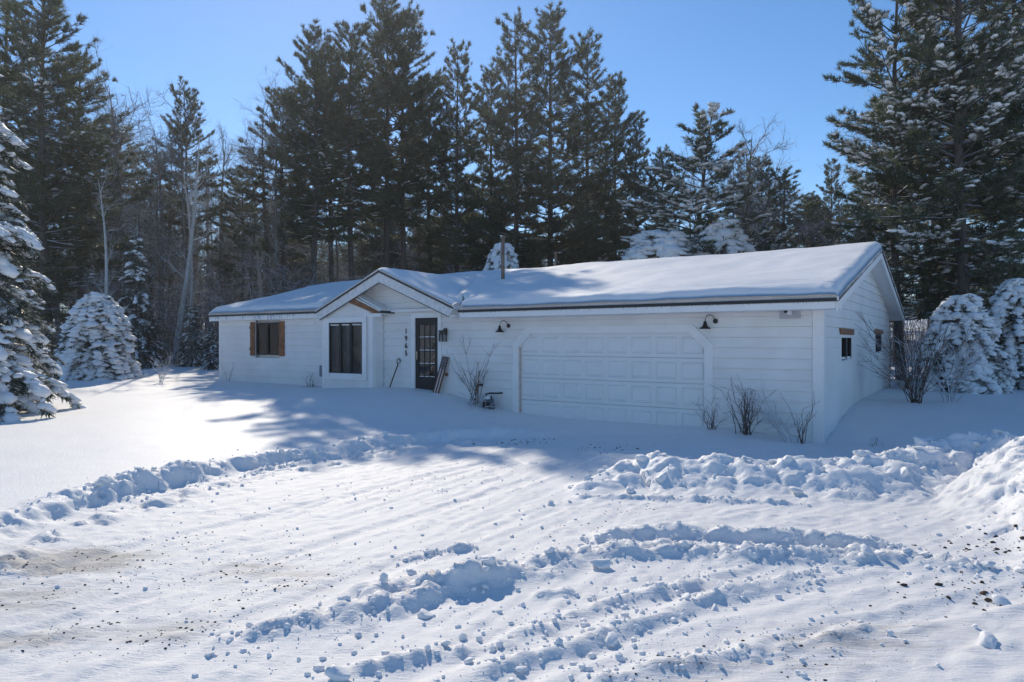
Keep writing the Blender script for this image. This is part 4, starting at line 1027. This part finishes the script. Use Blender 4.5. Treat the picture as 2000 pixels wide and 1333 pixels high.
# bare woods
def bare(seed, H, spread, n1=16, n2=8, n3=7, lean=0., mat='bare_bark', up=.8):
    g = np.random.default_rng(seed)
    k = 9; t = np.linspace(0, 1, k)
    tr0 = np.stack([lean*H*t**1.5+.25*np.sin(t*4+seed), .2*np.sin(t*3+seed*2), t*H], 1); r0 = .011*H+.015
    parts = [tubes(tr0[None], (r0*(1-t)**.8+.012)[None], 6)]
    def grow(parents, n, lo, L, rr, kk, upb):
        out = []; rad = []
        for P, pr in parents:
            for _ in range(n):
                s = g.uniform(lo, .98)*(len(P)-1); i = min(len(P)-2, int(s)); f = s-i
                c = P[i]*(1-f)+P[i+1]*f; d = P[i+1]-P[i]; d = d/(np.linalg.norm(d)+1e-9)
                v = d*g.uniform(.3, .9)+g.normal(0, .62, 3); v[2] += upb*g.uniform(0, .7); v /= np.linalg.norm(v)
                l = L*g.uniform(.5, 1.1)*(1-.5*s/(len(P)-1)); q = np.linspace(0, 1, kk)[:, None]
                b = c+v*l*q+g.normal(0, .05*l, (kk, 3))*q; b[:, 2] += .12*l*(q[:, 0]**2)*upb
                out.append(b); rad.append(rr*(1-q[:, 0]*.75)*g.uniform(.7, 1.2))
        return out, rad
    a, ar = grow([(tr0, 0)], n1, .25, spread, .028, 6, up); parts.append(tubes(np.array(a), np.array(ar), 4))
    b, br = grow([(p, 0) for p in a], n2, .2, spread*.45, .012, 4, up*.5); parts.append(tubes(np.array(b), np.array(br), 3))
    c, cr = grow([(p, 0) for p in b], n3, .15, spread*.24, .0075, 3, .2); parts.append(tubes(np.array(c), np.array(cr), 3))
    V, Q = joinq(parts); me = mesh_np('bare_tree', V, quads=Q, smooth=True); me.materials.append(M(mat)); return me
bares = [bare(401+i, 14, 3.6+.4*i, 18, 8, 7, .02*(i-1)) for i in range(4)]
birch = [bare(451+i, 14, 2.6, 12, 6, 5, .10*(1 if i else -.6), 'birch_bark', 1.1) for i in range(2)]
g = np.random.default_rng(77)
REG = [(130, 'beyond the left edge spruce'), (280, 'behind the round snowy spruce'), (420, 'around the lone narrow pine'), (560, 'between the lone pine and the tall pines'), (700, 'behind the left tall pines'), (850, 'behind the tallest pine'), (1000, 'behind the entry gable peak'), (1300, 'behind the dense dark pines'), (1650, 'behind the garage roof'), (9999, 'behind the frosted pines')]
def region(px): return next(t for lim, t in REG if px < lim)
def lay(name, me, x, y, s, label, group, rz=None, cat='tree'):
    o = link(name, me, None, None, (x, y, surf_z(x, y)-.15), g.uniform(0, 6.28) if rz is None else rz, label=label, category=cat, group=group)
    o.scale = (s*g.uniform(.85, 1.15),)*2+(s,)
for (px, py, Y, k, rz, lab) in [(215, 345, 30, 0, 0.3, 'pale birch leaning left in front of the big dark left pine'), (345, 250, 35, 1, .0, 'white birch beside the lone narrow pine'), (375, 330, 36, 0, 1.0, 'thin white birch right of the white birch'), (270, 420, 33, 1, 2.0, 'short pale birch between the spruce and the lone pine'), (520, 300, 44, 1, 4.0, 'pale birch left of the tall pine group')]:
    x = px_x(px, Y); h = top_h(py, Y, x); lay('birch_tree', birch[k], x, Y, h/14, lab, 'birches in the woods', rz)
n = 0
while n < 210:
    Y = g.uniform(36, 82); px = g.uniform(-120, 1000) if g.random() < .75 else g.uniform(1000, 2150)
    x = px_x(px, Y); lx, ly = to_local(x, Y)
    if -22 < lx < 2.5 and ly < 14.5 or 540 < px < 1300 and Y < 54: continue
    lay('bare_tree', bares[n % 4], x, Y, g.uniform(.65, 1.15), 'bare grey leafless tree in the woods '+region(px), 'leafless trees '+region(px)); n += 1
n = 0
while n < 105:                                                    # deep woods
    Y = g.uniform(58, 100); px = g.uniform(-150, 2150) if n < 80 else g.uniform(420, 1000); x = px_x(px, Y)
    put_tree('far_pine', (pines[3+n % 2][0], pines[3+n % 2][1], None), x, Y, g.uniform(9, 15) if px > 250 else g.uniform(12, 19), PH, 'dark pine deep in the woods '+region(px), group='deep pines '+region(px), wide=g.uniform(1, 1.5)); n += 1
# tangle of twiggy saplings under the trees
def thicket():
    gg = np.random.default_rng(88); P = []; Rr = []; 
    for _ in range(5200):
        Y = gg.uniform(31, 60); px = gg.uniform(-150, 1000) if gg.random() < .7 else gg.uniform(1000, 2150); x = px_x(px, Y)
        lx, ly = to_local(x, Y)
        if -21.5 < lx < 3 and ly < 13.5: continue
        h = gg.uniform(1., 6.5); zb = surf_z(x, Y)-.1; t = np.linspace(0, 1, 5)
        ln = gg.normal(0, .22, 2)*h
        s = np.stack([x+ln[0]*t**1.6, Y+ln[1]*t**1.6, zb+h*t*(1-.12*t)], 1); P.append(s); Rr.append(.016*(1-t*.8)+.003)
        for _ in range(7):
            i = gg.integers(1, 4); d = gg.normal(0, .5, 3); d[2] = abs(d[2])*.5; d *= h*.28
            P.append(s[i]+d*t[:, None]+gg.normal(0, .03, (5, 3))*t[:, None]); Rr.append(.009*(1-t*.7))
    V, Q = tubes(np.array(P), np.array(Rr), 3)
    me = mesh_np('undergrowth', V, quads=Q, smooth=True)
    link('undergrowth', me, 'bare_bark', kind='stuff', label='tangle of thin leafless saplings under the trees', category='undergrowth')
thicket()
# shrubs by the walls
def shrub(name, seed, x, y, n, h, spread, label, mat='twig_bark', leanx=0., fine=4, r=.008, z=None):
    gg = np.random.default_rng(seed); P = []; Rr = []; t = np.linspace(0, 1, 6)
    for _ in range(n):
        a = gg.uniform(0, 6.28); hh = h*gg.uniform(.5, 1.05); sp = spread*gg.uniform(.2, 1.)
        b = gg.normal(0, .06, 2)
        s = np.stack([b[0]+(math.cos(a)*sp+leanx*hh)*t**1.5, b[1]+math.sin(a)*sp*t**1.5, -.12+hh*t*(1-.15*abs(leanx)*t)], 1)+gg.normal(0, .012, (6, 3))*t[:, None]
        P.append(s); Rr.append(r*(1-.75*t)+.0012)
        for _ in range(fine):
            i = gg.integers(2, 6); d = (s[i]-s[i-1])*gg.uniform(.6, 1.6)+gg.normal(0, .10*h**.5, 3); P.append(s[i]+d*t[:, None]); Rr.append(r*.5*(1-.7*t)+.001)
            if gg.random() < .7:
                e = d*.5+gg.normal(0, .07, 3); q = s[i]+d*.5; P.append(q+e*t[:, None]); Rr.append(r*.35*(1-.6*t)+.001)
    V, Q = tubes(np.array(P), np.array(Rr), 4); me = mesh_np(name, V, quads=Q, smooth=True)
    return link(name, me, mat, None, (x, y, surf_z(x, y) if z is None else z), -TH, label=label, category='shrub', group='bare shrubs by the house')
def sp(lx, ly): p = hw(lx, ly); return p.x, p.y
shrub('bare_shrub', 1, *sp(-8.05, -.35), 14, 1.35, .75, 'bare twiggy shrub between the flag board and the garage door', fine=4)
shrub('frosty_shrub', 2, *sp(-7.85, -.55), 12, .42, .55, 'low frosted twigs at the foot of the gas meter', 'frost_twig', fine=5, r=.01)
shrub('bare_shrub', 3, *sp(-1.95, -.45), 12, .62, .45, 'low thin shrub at the right jamb of the garage door', fine=3, r=.006)
shrub('bare_shrub', 4, *sp(-1.30, -.50), 26, 1.0, .42, 'upright dark-stemmed shrub in front of the garage end wall', fine=3)
shrub('frosty_shrub', 5, *sp(-.42, -.62), 9, 1.15, .25, 'frost-coated shrub leaning away from the garage corner', 'frost_twig', leanx=-.62, fine=7, r=.010)
shrub('bare_shrub', 6, *sp(-.25, -.5), 7, .85, .28, 'sparse brown shrub at the garage corner board', fine=4, r=.006)
shrub('bare_shrub', 7, *sp(1.2, 4.6), 34, 1.75, 1.15, 'large bare shrub beside the small gable windows', fine=8, r=.009)
shrub('frosty_shrub', 8, *sp(1.9, 5.2), 20, 1.7, 1.2, 'large frosted shrub behind the bare one at the gable', 'frost_twig', fine=9, r=.009)
shrub('bare_shrub', 9, *sp(-14.55, -.2), 10, .5, .22, 'tuft of dry stems below the electrical box', fine=2, r=.006)
shrub('frosty_shrub', 10, *pt(315, 752, .52), 9, .95, .45, 'small frosted shrub alone on the lawn', 'frost_twig', fine=6, r=.009)
shrub('bare_shrub', 11, *sp(-18.8, -.25), 4, .8, .35, 'few thin stems by the far corner of the front wall', fine=1, r=.004)
shrub('bare_shrub', 12, *pt(1705, 850, .30), 5, .25, .25, 'few twig tips poking from the snow near the garage corner', fine=1, r=.006)
# ------------------------------------------------------------------ loose snow: chunks thrown up by the plough
def chunk_mesh(seed):
    gg = np.random.default_rng(seed); v, f = subdiv(*subdiv(ICO_V, ICO_F))
    d = np.zeros(len(v))
    for _ in range(14):                                             # facets broken off a lump
        n_ = gg.normal(0, 1, 3); n_ /= np.linalg.norm(n_); c = gg.uniform(.35, .8); h = v@n_; v = v-np.outer(np.maximum(0, h-c), n_)*.85
    v = v*(1+.05*gg.normal(0, 1, (len(v), 1)))*np.array([1, gg.uniform(.6, .95), gg.uniform(.45, .75)])
    me = mesh_np('snow_chunk', v, tris=f, smooth=True); me.materials.append(M('snow')); return me
chunks = [chunk_mesh(500+i) for i in range(7)]
gg = np.random.default_rng(909)
def along(pts, t):
    P = np.array(pts); L = np.concatenate([[0], np.cumsum(np.hypot(*np.diff(P, axis=0).T))]); s = t*L[-1]
    return np.array([np.interp(s, L, P[:, 0]), np.interp(s, L, P[:, 1])])
CH = [(WIND1, 70, .16, (.025, .085), 'snow chunk in the long lumpy windrow across the drive', 'chunks of the long windrow'),
      (EDGE_LEFT[2:9], 45, .22, (.03, .10), 'snow chunk fallen from the ploughed edge of the lawn', 'chunks along the lawn edge'),
      (BANK[:9], 55, .5, (.04, .13), 'snow chunk on the high bank in front of the garage corner', 'chunks on the high bank'),
      (TRK2, 34, .18, (.025, .055), 'small snow chunk beside the tyre ruts in the foreground', 'chunks by the tyre ruts')]
for pts, n, w, (a, b), lab, grp in CH:
    for i in range(n):
        p = along(pts, gg.random())+gg.normal(0, w*.6, 2)
        if p[1] < 3.4: continue
        s = a+(b-a)*gg.random()**2.2
        o = link('snow_chunk', chunks[gg.integers(7)], None, None, (p[0], p[1], surf_z(*p)+s*.12), label=lab, category='snow chunk', group=grp)
        o.rotation_euler = (gg.normal(0, .35), gg.normal(0, .35), gg.uniform(0, 6.28)); o.scale = (s, s, s)
for (px, py, r, lab) in [(1172, 1112, .115, 'largest round snowball in the long windrow'), (1076, 985, .07, 'lone snow chunk at the end of the high bank'), (1148, 948, .09, 'snow chunk at the tip of the high bank'), (805, 1135, .055, 'lone snow lump lying on the open drive'), (830, 1205, .07, 'round snow lump below the scraped ridge'), (1000, 1050, .045, 'small snow lump right of the drive centre'), (660, 1325, .10, 'snow lump at the bottom edge of the picture'), (1195, 1255, .07, 'snow lump between the foreground ruts'), (1930, 1260, .09, 'snow lump near the bottom right corner'), (1960, 1180, .08, 'snow lump below the right pile'), (870, 1265, .05, 'snow lump right of the near ruts')]:
    p = pt(px, py); o = link('snow_chunk', chunks[int(px) % 7], None, None, (p[0], p[1], surf_z(*p)+r*.2), label=lab, category='snow chunk'); o.scale = (r, r, r); o.rotation_euler = (.2, .1, px)
def crumbs():
    P = []; S = []
    for pts, n, w in [(WIND1, 700, .35), (EDGE_LEFT[2:10], 450, .45), (BANK, 800, .6), (TRK1, 260, .3), (TRK2, 260, .3), (TRK3, 200, .3), (SM1, 160, .12), (SM2, 100, .1), (CUT2, 200, .15), (SM3, 80, .1)]:
        for _ in range(n): P.append(along(pts, gg.random())+gg.normal(0, w*.7, 2)); S.append(.006+.026*gg.random()**4)
    for _ in range(600):
        P.append(np.array([gg.uniform(-5, 6), gg.uniform(3.3, 10)])); S.append(.006+.018*gg.random()**4)
    P = np.array(P); S = np.array(S); k = P[:, 1] > 3.2; P = P[k]; S = S[k]
    z = np.array([surf_z(*p) for p in P])+S*.1
    V, T = blobs(np.concatenate([P, z[:, None]], 1), S[:, None]*gg.uniform(.7, 1.2, (len(S), 3)), gg)
    link('loose_snow', mesh_np('loose_snow', V, tris=T, smooth=False), 'snow', kind='stuff', label='small crumbs of snow scattered over the ploughed drive', category='snow')
crumbs()
def clods():
    for (px, py, n, lab) in [(1020, 850, 60, 'dead leaves and soil sticking out of the drift before the garage door'), (1190, 868, 36, 'small soil clods in the shaded snow before the garage door'), (1930, 1010, 70, 'dark soil clods in the snow pile on the right'), (1900, 1080, 60, 'dark soil clods at the foot of the right pile')]:
        c = pt(px, py, .1 if px < 1500 else .3); P = []; S = []
        for _ in range(n):
            p = np.array([c[0]+gg.normal(0, .28), c[1]+gg.normal(0, .22)]); s = .006+.022*gg.random()**3; P.append((p[0], p[1], surf_z(*p))); S.append((s*gg.uniform(.7, 1.5), s*gg.uniform(.6, 1.1), s*.8))
        V, T = blobs(np.array(P), np.array(S), gg); link('soil', mesh_np('soil', V, tris=T), 'soil', kind='stuff', label=lab, category='soil')
clods()
def grit():
    P = []; S = []
    for (px, py, n, rx, ry) in [(80, 1100, 220, 1.0, .35), (40, 1170, 160, .8, .25), (60, 1240, 120, .7, .2), (480, 1110, 120, .5, .3), (600, 1130, 110, .45, .25), (360, 1225, 90, .35, .2), (300, 1090, 120, .8, .3), (1600, 1280, 120, .9, .3), (1250, 1320, 60, .5, .15), (900, 930, 160, 1.2, .8), (1180, 1010, 80, .6, .4)]:
        c = pt(px, py)
        for _ in range(n):
            a = gg.normal(0, rx); b = gg.normal(0, ry*.5); p = (c[0]+a*.79-b*.61, c[1]+a*.61+b*.79); s = .0025+.007*gg.random()**3
            if p[1] > 3.2: P.append((p[0], p[1], surf_z(*p)+s*.2)); S.append((s*1.5, s, s*.7))
    V, T = blobs(np.array(P), np.array(S), gg); link('gravel', mesh_np('gravel', V, tris=T), 'soil', kind='stuff', label='dark grit strewn along the tyre tracks of the drive', category='gravel')
grit()
# ------------------------------------------------------------------ thin volume added to mimic veiling glare and lift the dark trees
hz = MB().box(-1100, 1100, -1000, 1000, -2.5, 32).build('glare_veil', None, None, kind='stuff', label='thin scattering volume added to imitate veiling glare over the backlit trees', category='glare_veil')
hm = bpy.data.materials.new('glare_veil'); hm.use_nodes = True; hn = hm.node_tree; hn.nodes.clear()
pv = hn.nodes.new('ShaderNodeVolumePrincipled'); pv.inputs['Density'].default_value = .0006; pv.inputs['Color'].default_value = (.92, .95, 1, 1); pv.inputs['Anisotropy'].default_value = .55
ho = hn.nodes.new('ShaderNodeOutputMaterial'); hn.links.new(pv.outputs[0], ho.inputs['Volume']); hz.data.materials.append(hm)
scene.cycles.volume_bounces = 0
